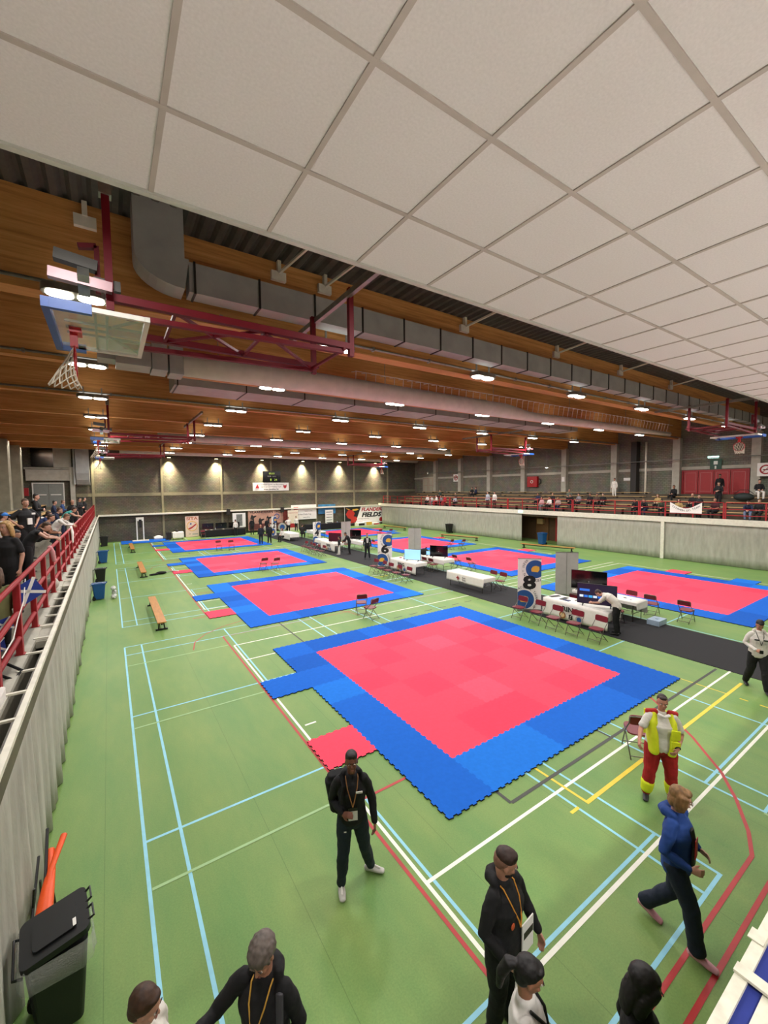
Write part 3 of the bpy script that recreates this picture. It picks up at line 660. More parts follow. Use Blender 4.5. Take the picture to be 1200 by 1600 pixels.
# ------------------------------------------------------------------ folding chair (faces +Y locally)
ch = thing('folding_chair', 'x', 'chair', (0,0,0))
def rounded(w, d, r, n=4):
    pts = []
    for cx, cy, a0 in ((w/2-r,d/2-r,0),(-w/2+r,d/2-r,90),(-w/2+r,-d/2+r,180),(w/2-r,-d/2+r,270)):
        for i in range(n+1): a = math.radians(a0+90*i/n); pts.append((cx+r*math.cos(a), cy+r*math.sin(a)))
    return pts
s = MB(); s.xf = Matrix.Translation((0,.04,.44)) @ Matrix.Rotation(.05,4,'X'); s.prism(rounded(.40,.40,.1), -.012, .014); s.build('seat', M['chairred'], ch)
s = MB(); s.xf = Matrix.Translation((0,-.2,.73)) @ Matrix.Rotation(PI/2+.12,4,'X'); s.prism(rounded(.42,.19,.06), -.012, .01); s.build('backrest', M['chairred'], ch)
for sx in (-1, 1):
    MB().tube([(sx*.2,.22,.012),(sx*.205,.02,.42),(sx*.205,-.2,.66),(sx*.2,-.235,.80)], .0115, 7).build('leg', M['chairframe'], ch, True)
    MB().tube([(sx*.18,-.27,.012),(sx*.185,.18,.43)], .0115, 7).build('leg', M['chairframe'], ch, True)
MB().tube([(-.2,.18,.1),(.2,.18,.1)], .009, 6).build('crossbar', M['chairframe'], ch, True)
MB().tube([(-.18,-.23,.06),(.18,-.23,.06)], .009, 6).build('crossbar', M['chairframe'], ch, True)
MB().tube([(-.2,-.235,.80),(0,-.24,.815),(.2,-.235,.80)], .0115, 7).build('top_rail', M['chairframe'], ch, True)
CH = [0]
def chair(x, y, a, label, group=None):
    if not CH[0]:
        CH[0] = 1; ch.location = (x,y,0); ch.rotation_euler = (0,0,a); ch['label'] = label
        if group: ch['group'] = group
        return ch
    return dup(ch, (x,y,0), a, label, group)
ordn = ['first','second','third','fourth','fifth','sixth']
for k, (yb, nmb) in enumerate(((10.0,'ring eight table'),(20.3,'ring six table'),(30.6,'table beyond the standing suited man'),(40.8,'farthest ring table'))):
    if k == 3: continue
    for i in range(5):
        y = yb-.05-.78*i*(1 if k else .95)
        z = chair(12.75+.05*math.sin(i*2), y, PI/2+.12*math.sin(i*3+k), '%s chair from the right in the row before the %s' % (['fifth','fourth','third','second','first'][i], nmb), 'rows of chairs facing the left mats')
for (x, y, a, l) in ((8.2,14.0,-.4,'folding chair turned away behind its neighbour at the near corner of the second left mat'),(8.15,13.2,.25,'maroon folding chair just behind the nearest left mat, right one of the pair'),
    (8.3,24.5,.2,'right hand folding chair of the pair behind the second left mat'),(7.7,24.9,.1,'left hand folding chair of the pair behind the second left mat'),
    (8.2,34.9,PI,'right hand folding chair on the far edge of the third left mat'),(7.3,35.3,PI,'left hand folding chair on the far edge of the third left mat'),
    (17.2,7.3,-PI/2+.1,'maroon folding chair beside the white table, left of the pair by the nearest right mat'),(17.3,6.2,-PI/2,'maroon folding chair, right of the pair by the nearest right mat'),
    (17.8,18.6,-PI/2,'folding chair by the second right mat, left of the pair'),(17.8,17.4,-PI/2,'folding chair by the second right mat, right of the pair'),
    (22.3,13.9,PI,'folding chair behind the second right mat near the plain banner'),
    (22.6,24.4,.2,'chair between second and third right mats, left of the pair'),(23.4,23.9,.1,'folding chair between second and third right mats, right of the pair'),
    (22.6,34.8,.2,'folding chair beyond the third right mat, left of the pair'),(23.6,34.4,.1,'folding chair beyond the third right mat, right of the pair'),
    (17.8,29.0,-PI/2,'folding chair standing by the third right mat, left of the pair'),(17.8,28.0,-PI/2,'folding chair standing by the third right mat, right of the pair'),
    (8.02,3.58,-.86,'maroon folding chair held by the man in the yellow vest'),
    (15.0,9.0,-PI/2,'folding chair between the two ring eight tables, farther one'),(15.15,7.6,-PI/2,'folding chair right behind the bending man in the white shirt'),
    (16.9,8.9,PI/2,'folding chair on the far side of the ring eight judges table, left one'),(16.9,8.0,PI/2,'folding chair on the far side of the ring eight judges table, right one'),
    (15.8,19.9,-PI/2,'folding chair at the ring six judges table, left one'),(15.8,19.1,-PI/2,'folding chair at the ring six judges table, middle one'),(15.8,18.5,-PI/2,'folding chair at the ring six judges table, right one'),
    (15.6,13.9,PI/2,'folding chair behind the first aid table, left one'),(15.6,13.3,PI/2,'folding chair behind the first aid table, right one'),
    (15.9,30.2,-PI/2,'folding chair at the judges table behind the suited man, left one'),(15.9,29.4,-PI/2,'folding chair at the judges table behind the suited man, right one'),
    (7.9,45.4,PI,'red brown chair at the black screen table by the far wall')):
    chair(x, y, a, l)

# ------------------------------------------------------------------ tables
def table(x0, y0, L, D, label, alongy=True):
    t = thing('folding_table', label, 'table', (x0, y0, 0), 0 if alongy else -PI/2)
    MB().box((0,0,.71),(D,L,.735)).build('tabletop', M['tabletop'], t)
    for a in (.08, D-.08):
        for b in (.15, L-.15): MB().tube([(a,b,.005),(a,b,.71)], .014, 6).build('leg', M['dsteel'], t)
    for b in (.15, L-.15): MB().tube([(.08,b,.3),(D-.08,b,.3)], .01, 6).build('stretcher', M['dsteel'], t)
    return t
def cloth_over(x0, y0, L, D, label, drops, m=None, notch=None):
    """sheet lying over the table; drops = (front(-x), back(+x), near(-y), far(+y)) hanging lengths"""
    f, b, n_, fa = drops; e = .012; top = .742; vs = []; fs = []
    def path(a0, a1, da, db):
        s = [a0-e]*7+[a0-e+(a1-a0+2*e)*i/8 for i in range(1,8)]+[a1+e]*7
        h = [da*(1-i/6) for i in range(7)]+[0]*7+[db*i/6 for i in range(7)]
        return s, h
    xs, hx = path(0, D, f, b); ys, hy = path(0, L, n_, fa)
    for i in range(len(xs)):
        for j in range(len(ys)):
            h = max(hx[i], hy[j]); w = 0
            if hx[i] > 0 and hy[j] > 0: h = (hx[i]**1.2+hy[j]**1.2)**(1/1.2)*.6; h = min(h, max(f,b,n_,fa))
            ox = (-1 if xs[i] < D/2 else 1)*(.02+.012*math.sin(ys[j]*9))*min(1, hx[i]*2.0)
            oy = (-1 if ys[j] < L/2 else 1)*(.02+.012*math.sin(xs[i]*13))*min(1, hy[j]*2.0)
            vs.append((x0+xs[i]+ox, y0+ys[j]+oy, top-h))
    J = len(ys)
    for i in range(len(xs)-1):
        for j in range(J-1): fs.append((i*J+j, (i+1)*J+j, (i+1)*J+j+1, i*J+j+1))
    o = MB().add(vs, fs).build('tablecloth', m or M['cloth'], None, True); s = o.modifiers.new('thickness','SOLIDIFY'); s.thickness = .006; s.offset = 1
    return tag(o, label, 'tablecloth')
def tv(x, y, z, rz, label, on=0, w=1.1, h=.64):
    t = thing('monitor', label, 'monitor', (x,y,z), rz)   # screen faces -Y locally
    MB().box((-w/2,-.02,.07),(w/2,.03,.07+h)).build('case', M['black'], t)
    sm = {0:M['screen'], 1:mat('screen_menu','#1c1330',emit=.45), 2:mat('screen_blue','#8fc4ea',emit=.8), 3:mat('screen_deep','#3a1020',.3)}[on]
    scn = MB().box((-w/2+.015,-.024,.09),(w/2-.015,-.02,.055+h)).build('screen', sm, t)
    for s_ in (-1, 1): MB().bar((s_*w*.35,-.12,.008),(s_*w*.35,.0,.09),.03,.015).bar((s_*w*.35,.12,.008),(s_*w*.35,.0,.09),.03,.015).build('foot', M['black'], t)
    if on == 1:
        g = MB()
        for i in range(7): g.box((-w/2+.08+.145*i,-.028,.30),(-w/2+.20+.145*i,-.024,.38), i % 3)
        g.box((-w/2+.08,-.028,.52),(-w/2+.40,-.024,.6), 1)
        g.build('menu_tiles', [mat('tile_white','#cfe0f0',emit=.7),mat('tile_blue','#2a6bd0',emit=.7),mat('tile_cyan','#3aa0e0',emit=.7)], scn)
    if on == 0: text('screen_text', '8', .08, (0,-.026,.38), (PI/2,0,0), M['grey'], scn); text('screen_text', '- - - -', .05, (0,-.026,.5), (PI/2,0,0), M['grey'], scn)
    return t
def clutter(x0, y0, dx, dy, z, n, seed, near):
    rnd = random.Random(seed); names = [('paper_sheet', 'white sheet of paper', 'paper'), ('phone','black phone','phone'), ('red_flag_folded','small red cloth','cloth'), ('notebook','dark blue notebook','notebook'), ('bottle','clear water bottle','bottle'), ('keyboard','black keyboard','keyboard')]
    for i in range(n):
        k = rnd.choice([0,0,1,2,3,4,5]) if i else 0; x = x0+rnd.random()*dx; y = y0+(i+.5)/n*dy; a = rnd.random()*3
        nn, l, c = names[k]
        if k == 0: m = MB().box((-.1,-.15,0),(.1,.15,.004)); mt = M['paper']
        elif k == 1: m = MB().box((-.035,-.075,0),(.035,.075,.01)); mt = M['black']
        elif k == 2: m = MB().prism([(-.12,-.06),(.1,-.08),(.14,.05),(0,.09),(-.1,.06)],0,.02); mt = M['red']
        elif k == 3: m = MB().box((-.08,-.11,0),(.08,.11,.02)); mt = mat('navy_cover','#27345c',.6)
        elif k == 4: m = MB().lathe((0,0,0),[(.03,0),(.032,.14),(.012,.18),(.012,.21)],10); mt = mat('bottle_plastic','#b9cbd6',.2)
        else: m = MB().box((-.08,-.2,0),(.08,.2,.02)); mt = M['black']
        o = m.build(nn, mt); o.location = (x,y,z); o.rotation_euler = (0,0,a)
        tag(o, l+' on the '+near+', '+['first','second','third','fourth','fifth','sixth','seventh','eighth'][i]+' item', c)
TL = 2.45
table(13.72, 7.15, TL, .78, 'ring eight table under the long white printed cloth')
cloth_over(13.72, 7.15, TL, .78, 'white tablecloth printed RING 8 with two round logos', (.62,.1,.3,.5))
def logo(parent, x, y, z, r, inner, outerm):
    b = MB().prism([(y+r*math.cos(i*PI/12), z+r*math.sin(i*PI/12)) for i in range(24)], x-.002, x, 0, 'x'); o = b.build('logo', outerm, parent)
    MB().prism([(y+r*.62*math.cos(i*PI/12), z+r*.62*math.sin(i*PI/12)) for i in range(24)], x-.004, x-.002, 0, 'x').build('logo_centre', inner, o)
    return o
RX = (PI/2, 0, -PI/2)
def front_print(cl, xc, yc, num):
    x = xc-.05
    text('lettering', 'RING', .25, (x,yc,.52), RX, M['txtblack'], cl, bold=.008, sx=1.1)
    text('lettering', num, .25, (x,yc-.02,.26), RX, M['txtblack'], cl, bold=.012, sx=1.2)
    logo(cl, x, yc+.3, .28, .13, mat('logo_pale','#d9b98a',.6), mat('logo_brown','#8f5a34',.6)); logo(cl, x, yc-.34, .26, .14, M['txtblue'], M['grey'])
cl8 = [o for o in C.objects if o.name.startswith('tablecloth')][-1]
front_print(cl8, 13.68, 8.45, '8')
table(15.65, 7.15, TL, .78, 'ring eight judges table on the far side of the carpet')
cloth_over(15.65, 7.15, TL, .78, 'plain white cloth on the ring eight judges table', (.12,.5,.28,.3))
tv(14.1, 7.75, .747, -PI/2+.0, 'large monitor showing a purple menu screen on the ring eight table', 1, 1.25, .72).rotation_euler = (0,0,-1.15)
tv(15.95, 9.1, .747, -1.15, 'large dark monitor on the ring eight judges table', 0, 1.3, .75)
tv(15.75, 8.35, .747, -1.0, 'small blue tablet screen beside the dark monitor', 2, .3, .2)
clutter(13.95, 8.3, .35, 1.2, .748, 6, 3, 'ring eight table'); clutter(15.9, 7.3, .35, .9, .748, 5, 9, 'ring eight judges table')
tag(MB().lathe((0,0,0),[(.05,0),(.05,.2)],10).box((-.3,-.2,0),(.3,.2,.18)).build('water_pack', mat('water_bottles','#9fb3c4',.3), loc=(16.2,6.7,.012)), 'pack of water bottles on the carpet under the judges table', 'water pack')
# first aid table
table(14.2, 13.1, TL, .78, 'first aid table under a short white cloth')
cf = cloth_over(14.2, 13.1, TL, .78, 'white tablecloth printed with a red cross', (.42,.1,.2,.35))
MB().box((14.13,14.62,.5),(14.135,14.82,.56)).box((14.13,14.69,.43),(14.135,14.75,.63)).build('red_cross', M['txtred'], cf)
text('lettering','Rode', .11, (14.13,14.3,.58), RX, M['txtblack'], cf); text('lettering','Kruis', .11, (14.13,14.3,.47), RX, M['txtblack'], cf); text('lettering','Mechelen', .1, (14.13,14.5,.36), RX, M['txtblack'], cf)
# ring six
table(14.1, 18.0, TL, .78, 'ring six table beside the tall banner with the six')
c6 = cloth_over(14.1, 18.0, TL, .78, 'white tablecloth on the ring six table with small red and dark print', (.62,.1,.2,.3)); front_print(c6, 14.06, 19.3, '6')
tv(14.45, 18.75, .747, -1.0, 'monitor with a light blue screen on the ring six table', 2, 1.0, .62)
table(16.1, 17.9, TL, .78, 'ring six judges table'); cloth_over(16.1, 17.9, TL, .78, 'plain white cloth on the ring six judges table', (.3,.3,.2,.3))
tv(16.4, 18.7, .747, -1.0, 'black monitor on the ring six judges table', 0, 1.1, .66); tv(16.3, 19.5, .747, -1.0, 'small dark blue laptop screen on the ring six judges table', 2, .35, .25)
tag(MB().ell((0,0,.2),(.3,.25,.22)).tube([(.1,0,.35),(.2,0,.45)],.05).build('black_bag', M['blackcloth'], None, True, (16.4,20.1,.745)), 'black bag heaped on the ring six judges table', 'bag')
clutter(14.3, 19.3, .35, .9, .748, 4, 5, 'ring six table')
# ring four
table(14.3, 28.3, 2.5, .78, 'ring four table with the dark red monitor'); c4 = cloth_over(14.3, 28.3, 2.5, .78, 'white tablecloth on the ring four table with small red print', (.64,.1,.2,.3)); front_print(c4, 14.26, 29.3, '4')
table(14.4, 31.2, 1.0, .78, 'second table behind the ring four table'); cloth_over(14.4, 31.2, 1.0, .78, 'white tablecloth on the second table behind ring four', (.3,.1,.3,.3))
tv(14.6, 28.9, .747, -1.0, 'monitor with a dark red back on the ring four table', 3, 1.1, .68)
table(16.4, 27.8, 2.5, .78, 'ring four judges table'); cloth_over(16.4, 27.8, 2.5, .78, 'plain white cloth on the ring four judges table', (.3,.3,.2,.3)); tv(16.7, 29.3, .747, -1.0, 'black monitor on the ring four judges table', 0, 1.0, .75)
clutter(16.5, 28, .4, 1.2, .748, 4, 6, 'ring four judges table')
# ring two
table(14.1, 37.2, 2.6, .9, 'ring two table beside the seated person in the far hall'); cloth_over(14.1, 37.2, 2.6, .9, 'white tablecloth on the ring two table', (.62,.3,.4,.5))
table(16.8, 37.0, 2.6, .9, 'ring two judges table'); cloth_over(16.8, 37.0, 2.6, .9, 'white tablecloth on the ring two judges table', (.3,.3,.1,.3)); clutter(16.9,37.3,.5,2,.748,5,12,'ring two judges table')
# ------------------------------------------------------------------ roll-up banners (front faces -Y locally)
def clip_poly(poly, x0, x1, z0, z1):
    def cl(p, ins, cut):
        out = []
        for i in range(len(p)):
            a, b = p[i-1], p[i]
            if ins(b):
                if not ins(a): out.append(cut(a,b))
                out.append(b)
            elif ins(a): out.append(cut(a,b))
        return out
    def cx(v): return lambda a, b: (v, a[1]+(b[1]-a[1])*(v-a[0])/(b[0]-a[0]))
    def cz(v): return lambda a, b: (a[0]+(b[0]-a[0])*(v-a[1])/(b[1]-a[1]), v)
    for ins, cut in ((lambda p: p[0] >= x0, cx(x0)), (lambda p: p[0] <= x1, cx(x1)), (lambda p: p[1] >= z0, cz(z0)), (lambda p: p[1] <= z1, cz(z1))):
        if not poly: return []
        poly = cl(poly, ins, cut)
    return poly
def rollup(label, loc, rz, w=.85, h=2.05, panel=None):
    t = thing('rollup_banner', label, 'banner', loc, rz)
    p = MB().box((-w/2,-.004,.06),(w/2,.004,h)).build('panel', panel or M['paper'], t)
    MB().box((-w/2-.02,-.06,0),(w/2+.02,.06,.07)).build('base', M['steel'], t); MB().box((-w/2-.01,-.012,h-.01),(w/2+.01,.012,h+.015)).build('top_rail', M['steel'], t)
    MB().tube([(0,.03,.05),(0,.03,h)], .01, 6).build('pole', M['steel'], t)
    return t, p
def emblem(p, cx, cz, r, w, h, z0=.08):
    cir = lambda R: [(cx+R*math.cos(i*PI/20), cz+R*math.sin(i*PI/20)) for i in range(40)]
    for k, (R, m) in enumerate(((r, mat('emblem_ring','#dedbd4',.6,var=0)), (r*.66, M['txtblue']))):
        q = clip_poly(cir(R), -w/2, w/2, z0, h)
        if q: MB().prism(q, -.007-.002*k, -.004-.002*k, 0, 'y').build('emblem_disc', m, p)
    q = clip_poly([(cx-.14,cz-.1),(cx+.1,cz-.12),(cx+.16,cz-.02),(cx+.15,cz+.1),(cx+.02,cz+.14),(cx-.1,cz+.1),(cx-.16,cz)], -w/2, w/2, z0, h)
    if q: MB().prism(q, -.012, -.008, 0, 'y').build('emblem_fist', M['gold'], p)
    s = 'INTERNATIONAL TAEKWON-DO FEDERATION * '
    for i, c in enumerate(s):
        a = PI*.95-2*PI*i/len(s); x = cx+r*.83*math.cos(a); z = cz+r*.83*math.sin(a)
        if c != ' ' and abs(x) < w/2-.04 and z0+.04 < z < h-.04: text('lettering', c, .13, (x,-.009,z), (PI/2, -(a-PI/2)*1.0, 0), M['txtblack'], p, .0015)
def numbered(label, num, loc, rz=0, w=.9, h=2.1):
    t, p = rollup(label, loc, rz, w, h)
    emblem(p, .22, h-.42, .55, w, h); emblem(p, -.2, .45, .58, w, h)
    text('number', num, .72, (0,-.008,h*.53), (PI/2,0,0), M['txtblack'], p, .002, .03, sx=1.35)
    return t
numbered('tall white banner with a big black eight and round emblems', '8', (13.85,10.35,.012), -.75)
numbered('tall white banner with a big black six and round emblems', '6', (14.3,21.4,.012), -.62)
numbered('white emblem banner at the ring four tables, seen small', '4', (14.9,32.9,.012), .35)
numbered('white numbered banner near the far end of the carpet', '2', (14.4,42.6,.012), .7)
def backbanner(label, loc, rz=0, w=.95, h=1.98):
    t, p = rollup(label, loc, rz, w, h, M['grey']); MB().box((-.004,-.012,.08),(.004,-.004,h)).build('centre_seam', M['dsteel'], t); return t
backbanner('plain grey back of a roll-up banner behind the ring eight table', (17.1,10.8,.012), -.85)
backbanner('plain grey back of a roll-up banner behind the ring six table', (18.7,24.0,.012), -.7)
backbanner('plain grey back of a roll-up banner in the far middle of the hall', (17.6,32.6,.012))
# ------------------------------------------------------------------ far wall furniture
def poster(name, label, x0, x1, z0, z1, y, m, th=.03):
    o = thing(name, label, 'banner', ((x0+x1)/2, y, z0)); p = MB().box((-(x1-x0)/2,-th,0),((x1-x0)/2,0,z1-z0)).build('panel', m, o); return o, p
o, p = poster('event_banner', 'large white and red banner reading FLANDERS FIELDS with a red swirl on a black field', 25.5, 31.7, .25, 2.55, 47.6, M['paper'])
MB().prism([(-3.05,.02),(-1.5,.02),(-.6,2.26),(-3.05,2.26)],-.036,-.03,0,'y').build('black_field', M['txtblack'], p)
rb = MB(); 
rb.prism([(-2.9,1.3),(-2.5,1.9),(-1.9,1.8),(-1.55,1.4),(-1.75,1.0),(-1.3,.9),(-1.2,.5),(-1.6,.15),(-2.3,.1),(-2.1,.6),(-2.6,.8)],-.04,-.036,0,'y'); rb.build('red_shape', mat('banner_red','#b8281e',.6), p)
MB().prism([(-1.9,1.95),(-1.2,2.0),(-.9,1.9),(-1.3,1.75),(-1.9,1.7)],-.04,-.036,0,'y').prism([(-2.9,2.1),(-2.4,1.8),(-2.3,1.95)],-.04,-.036,0,'y').build('yellow_shape', M['gold'], p)
text('lettering','FLANDERS', .62, (1.2,-.035,1.82), (PI/2,0,0), M['txtred'], p, bold=.025, shear=.25, sx=1.2); text('lettering','FIELDS', .8, (1.0,-.035,1.1), (PI/2,0,0), M['txtblack'], p, bold=.04, shear=.25, sx=1.3)
text('lettering','ITF TAEKWON-DO', .2, (-.2,-.035,.6), (PI/2,0,0), M['txtblack'], p); logo_ = MB().prism([(2.6+.3*math.cos(i*PI/8),.4+.3*math.sin(i*PI/8)) for i in range(16)],-.04,-.03,0,'y').build('seal', M['txtred'], p)
t = thing('medal_podium', 'medal podium with black, yellow and red front panels before the big banner', 'podium', (26.9,46.6,0))
for i, (h_, m) in enumerate(((.42,M['txtblack']),(.55,M['gold']),(.3,M['txtred']))):
    MB().box((1.15*i,0,0),(1.15*i+1.1,.8,h_)).build('step', M['paper'], t); MB().box((1.15*i+.18,-.015,.06),(1.15*i+1.05,0,h_-.08)).build('front_panel', m, t)
o, p = poster('sponsor_banner', 'big white banner with small dark red emblem and grey lines on the far wall', 18.3, 21.6, 1.2, 3.0, 47.75, M['paper'])
MB().box((-1.35,-.036,.95),(-.75,-.03,1.55)).build('emblem', M['txtred'], p); text('lettering','BELGIUM ITF', .26, (.5,-.035,1.35), (PI/2,0,0), M['txtblack'], p); text('lettering','Taekwon-Do', .2, (.6,-.035,1.0), (PI/2,0,0), M['txtblack'], p); text('lettering','Flanders Fields Cup', .24, (0,-.035,.62), (PI/2,0,0), M['txtblack'], p); text('lettering','www.itf.be', .2, (.3,-.035,.25), (PI/2,0,0), M['txtblack'], p)
o, p = poster('blue_banner', 'blue banner hung on the far wall left of the big banner', 21.9, 24.3, 1.75, 2.95, 47.8, mat('banner_blue','#2d6f9c',.6,var=.4,scale=1.5))
o, p = poster('striped_banner', 'narrow white banner with dark bars under the blue banner', 22.7, 23.8, .02, 2.25, 47.5, M['paper'])
for i in range(5): MB().box((-.4,-.036,.6+.33*i),(.4,-.03,.66+.33*i)).build('bar', M['txtblack'], p)
o, p = poster('pale_banner', 'pale roll-up behind the person in the white shirt by the far wall', 17.7, 19.0, .02, 2.4, 47.3, mat('banner_cream','#d9cdb8',.7)); text('lettering','TAEKWON-DO', .18, (0,-.035,2.05), (PI/2,0,0), M['txtred'], p)
MB().box((-.4,-.036,.3),(.4,-.03,.8)).build('red_field', M['txtred'], p)
o, p = poster('sita_banner', 'pale roll-up with SITA lettering and an orange swoosh ring', 6.55, 7.85, .02, 2.2, 47.4, mat('banner_blush','#d8bfb0',.7))
text('lettering','SITA', .42, (0,-.035,1.93), (PI/2,0,0), mat('print_rust','#a8603c',.6,var=0), p, bold=.01, sx=1.3)
MB().tube([(.5*math.cos(i*PI/12),-.035,1.15+.5*math.sin(i*PI/12)) for i in range(24)], .035, 5, closed=True).build('ring', M['gold'], p)
MB().prism([(-.38,.8),(-.1,.85),(.4,1.25),(.38,1.4),(0,1.1),(-.4,.9)],-.04,-.03,0,'y').build('swoosh', M['txtred'], p); MB().ell((-.12,-.035,1.38),(.09,.01,.09)).build('dot', M['txtblue'], p)
text('lettering','ITF', .16, (-.25,-.035,.3), (PI/2,0,0), M['txtblack'], p); MB().box((0,-.036,.22),(.55,-.03,.36)).build('sponsor_strip', M['grey'], p)
o, p = poster('mural_banner', 'wide sunset coloured banner with dark figures behind the walking men', 13.1, 17.2, .25, 2.5, 47.6, mat('banner_sunset','#b58a78',.7,var=.35,scale=.7))
text('lettering','VLAANDEREN TKD', .34, (0,-.035,2.05), (PI/2,0,0), M['txtblack'], p, bold=.01, sx=1.25); MB().box((-2,-.036,.05),(2,-.03,.75)).build('dark_ground', mat('banner_dusk','#5d2c2a',.7), p)
for i, (xx, zz) in enumerate(((-1.5,1.4),(-.6,1.0),(.3,1.2))): MB().prism([(xx-.12,.4),(xx+.12,.4),(xx+.1,zz),(xx+.4,zz+.2),(xx+.38,zz+.3),(xx,zz+.25),(xx-.08,zz+.45),(xx-.2,zz+.3),(xx-.3,zz)],-.042,-.036,0,'y').build('figure', M['txtblack'], p)
MB().tube([(1.3+.28*math.cos(i*PI/10),-.04,1.5+.28*math.sin(i*PI/10)) for i in range(20)], .05, 5, closed=True).build('round_seal', M['txtblue'], p)
o, p = poster('framed_poster', 'upright white framed poster with dark vertical writing by the speaker', 11.3, 12.7, .75, 2.35, 47.2, M['paper']); MB().box((-.3,-.036,.15),(.35,-.03,1.45)).build('print', mat('print_grey','#6f716c',.7,var=.4,scale=9), p)
MB().tube([(-.5,.1,-.75),(-.3,0,.1)],.02,6).tube([(.5,.1,-.75),(.3,0,.1)],.02,6).build('easel', M['dsteel'], o)
o, p = poster('red_poster', 'small dark red poster behind the table in the far middle', 16.9, 18.0, 1.2, 2.4, 47.7, mat('poster_red','#6d231c',.7,var=.4,scale=4))
for i, (x, l) in enumerate(((10.9,'black loudspeaker on a stand beside the framed poster'),(17.05,'black loudspeaker on a stand right of the sunset banner'))):
    t = thing('speaker_stand', 'tripod stand of the '+l.replace('black ',''), 'stand', (x,47.42,0)); MB().tube([(0,0,.3),(0,0,2.2)],.02,6).build('pole', M['dsteel'], t)
    for a in range(3): MB().tube([(.3*math.cos(a*2.09),.3*math.sin(a*2.09),.01),(0,0,.7)],.014,6).build('leg', M['dsteel'], t)
    t = thing('loudspeaker', l, 'speaker', (x,47.42,2.2)); MB().prism([(-.2,-.16),(.2,-.16),(.15,.2),(-.15,.2)],0,.65).build('cabinet', M['black'], t); MB().box((-.17,-.175,.05),(.17,-.16,.6)).build('grille', M['dsteel'], t)
t = table(8.1, 45.9, .9, 4.4, 'long table with black cloth and three screens by the far wall'); t.location = (7.9,46.0,0)
cloth_over(7.9, 46.0, .9, 4.4, 'black cloth on the long screen table by the far wall', (.7,.7,.72,.2), M['blackcloth'])
for i in range(3): tv(8.6+1.35*i, 46.6, .745, 0, '%s of the three dark screens on the black clothed table' % ['left','middle','right'][i], 0, 1.15, .6)
clutter(8.3,46.1,3.4,.3,.748,6,21,'black clothed table by the far wall')
table(5.2, 45.9, .8, .95, 'small table left of the SITA roll-up'); cloth_over(5.2,45.9,.8,.95,'white cloth on the small table left of the SITA roll-up',(.5,.5,.6,.2))
tag(MB().lathe((0,0,0),[(.12,0),(.15,.1),(.06,.16),(.05,.3)],12).build('black_trophy', M['black'], None, True, (5.6,46.3,.747)), 'dark object standing on the small white clothed table', 'trophy')
t = thing('wheelie_case', 'black case left of the small white clothed table', 'case', (4.8,46.3,0)); MB().box((-.2,-.3,0),(.25,.3,.75)).build('body', M['black'], t); MB().tube([(0,-.2,.75),(0,-.2,.85),(0,.2,.85),(0,.2,.75)],.012,6).build('handle', M['dsteel'], t)
t = table(19.0, 45.2, .8, 5.2, 'long table with black cloth under the white sponsor banner'); cloth_over(19.0,45.2,.8,5.2,'black cloth on the long table under the white sponsor banner',(.7,.7,.7,.2), M['blackcloth']); clutter(19.3,45.4,4.5,.3,.748,8,33,'black table under the sponsor banner')
# height gauge
t = thing('height_gauge', 'white height measuring stand on the blue mat strip', 'measuring stand', (2.45,47.0,.025))
MB().box((-.7,-.35,0),(.7,.25,.06)).build('base', M['white'], t)
for s_ in (-.28,.28): MB().box((s_-.05,-.04,.06),(s_+.05,.04,1.95)).build('upright', M['white'], t)
MB().box((-.33,-.05,1.95),(.33,.05,2.3)).build('head_panel', M['white'], t); MB().box((-.1,-.1,1.3),(.14,.05,2.1)).build('gauge', M['black'], t)
tag(MB().prism(rounded(.8,.5,.2),0,.3).ell((0,0,.3),(.3,.2,.12)).build('white_bag', M['cloth'], None, True, (4.0,47.2,.01)), 'white bag on the floor right of the height gauge', 'bag')
tag(MB().ell((0,0,.45),(.7,.1,.45)).build('round_board', M['grey'], None, True, (15.3,46.9,.0)), 'round grey emblem board leaning before the sunset banner, left one', 'board')
t = thing('round_board', 'round grey emblem board leaning before the sunset banner, right one', 'board', (16.8,46.8,0)); MB().prism([(.5*math.cos(i*PI/12),.5+.5*math.sin(i*PI/12)) for i in range(24)],-.03,.03,0,'y').build('disc', M['grey'], t); MB().prism([(.3*math.cos(i*PI/12),.5+.3*math.sin(i*PI/12)) for i in range(24)],-.04,-.03,0,'y').build('centre', M['txtblue'], t)
# ------------------------------------------------------------------ gym benches
def gym_bench(label, x, y, L, rz=0):
    t = thing('gym_bench', label, 'bench', (x,y,0), rz); MB().box((-.14,0,.31),(.14,L,.345)).build('seat', M['wood'], t)
    MB().box((-.03,.1,.22),(.03,L-.1,.27)).build('rail', M['black'], t)
    for yy in (.25, L-.25):
        MB().box((-.19,yy-.04,.0),(.19,yy+.04,.05)).bar((-.1,yy,.04),(-.06,yy,.31),.05,.04).bar((.1,yy,.04),(.06,yy,.31),.05,.04).build('foot', M['black'], t)
gym_bench('long wooden gym bench nearest to the camera on the green floor', 1.38, 16.25, 4.25)
gym_bench('wooden gym bench, middle one of the three on the left floor', 1.48, 26.9, 4.2)
gym_bench('small looking wooden gym bench, farthest of the three on the left floor', 1.42, 38.2, 4.3)
gym_bench('low gym bench along the right curtain right of the second right mat', 28.9, 17.6, 4.2, .25)
gym_bench('low gym bench along the right curtain beyond the third right mat', 28.2, 26.6, 4.4, .2)
gym_bench('low gym bench farthest along the right curtain', 28.6, 38.3, 4.2, .1)
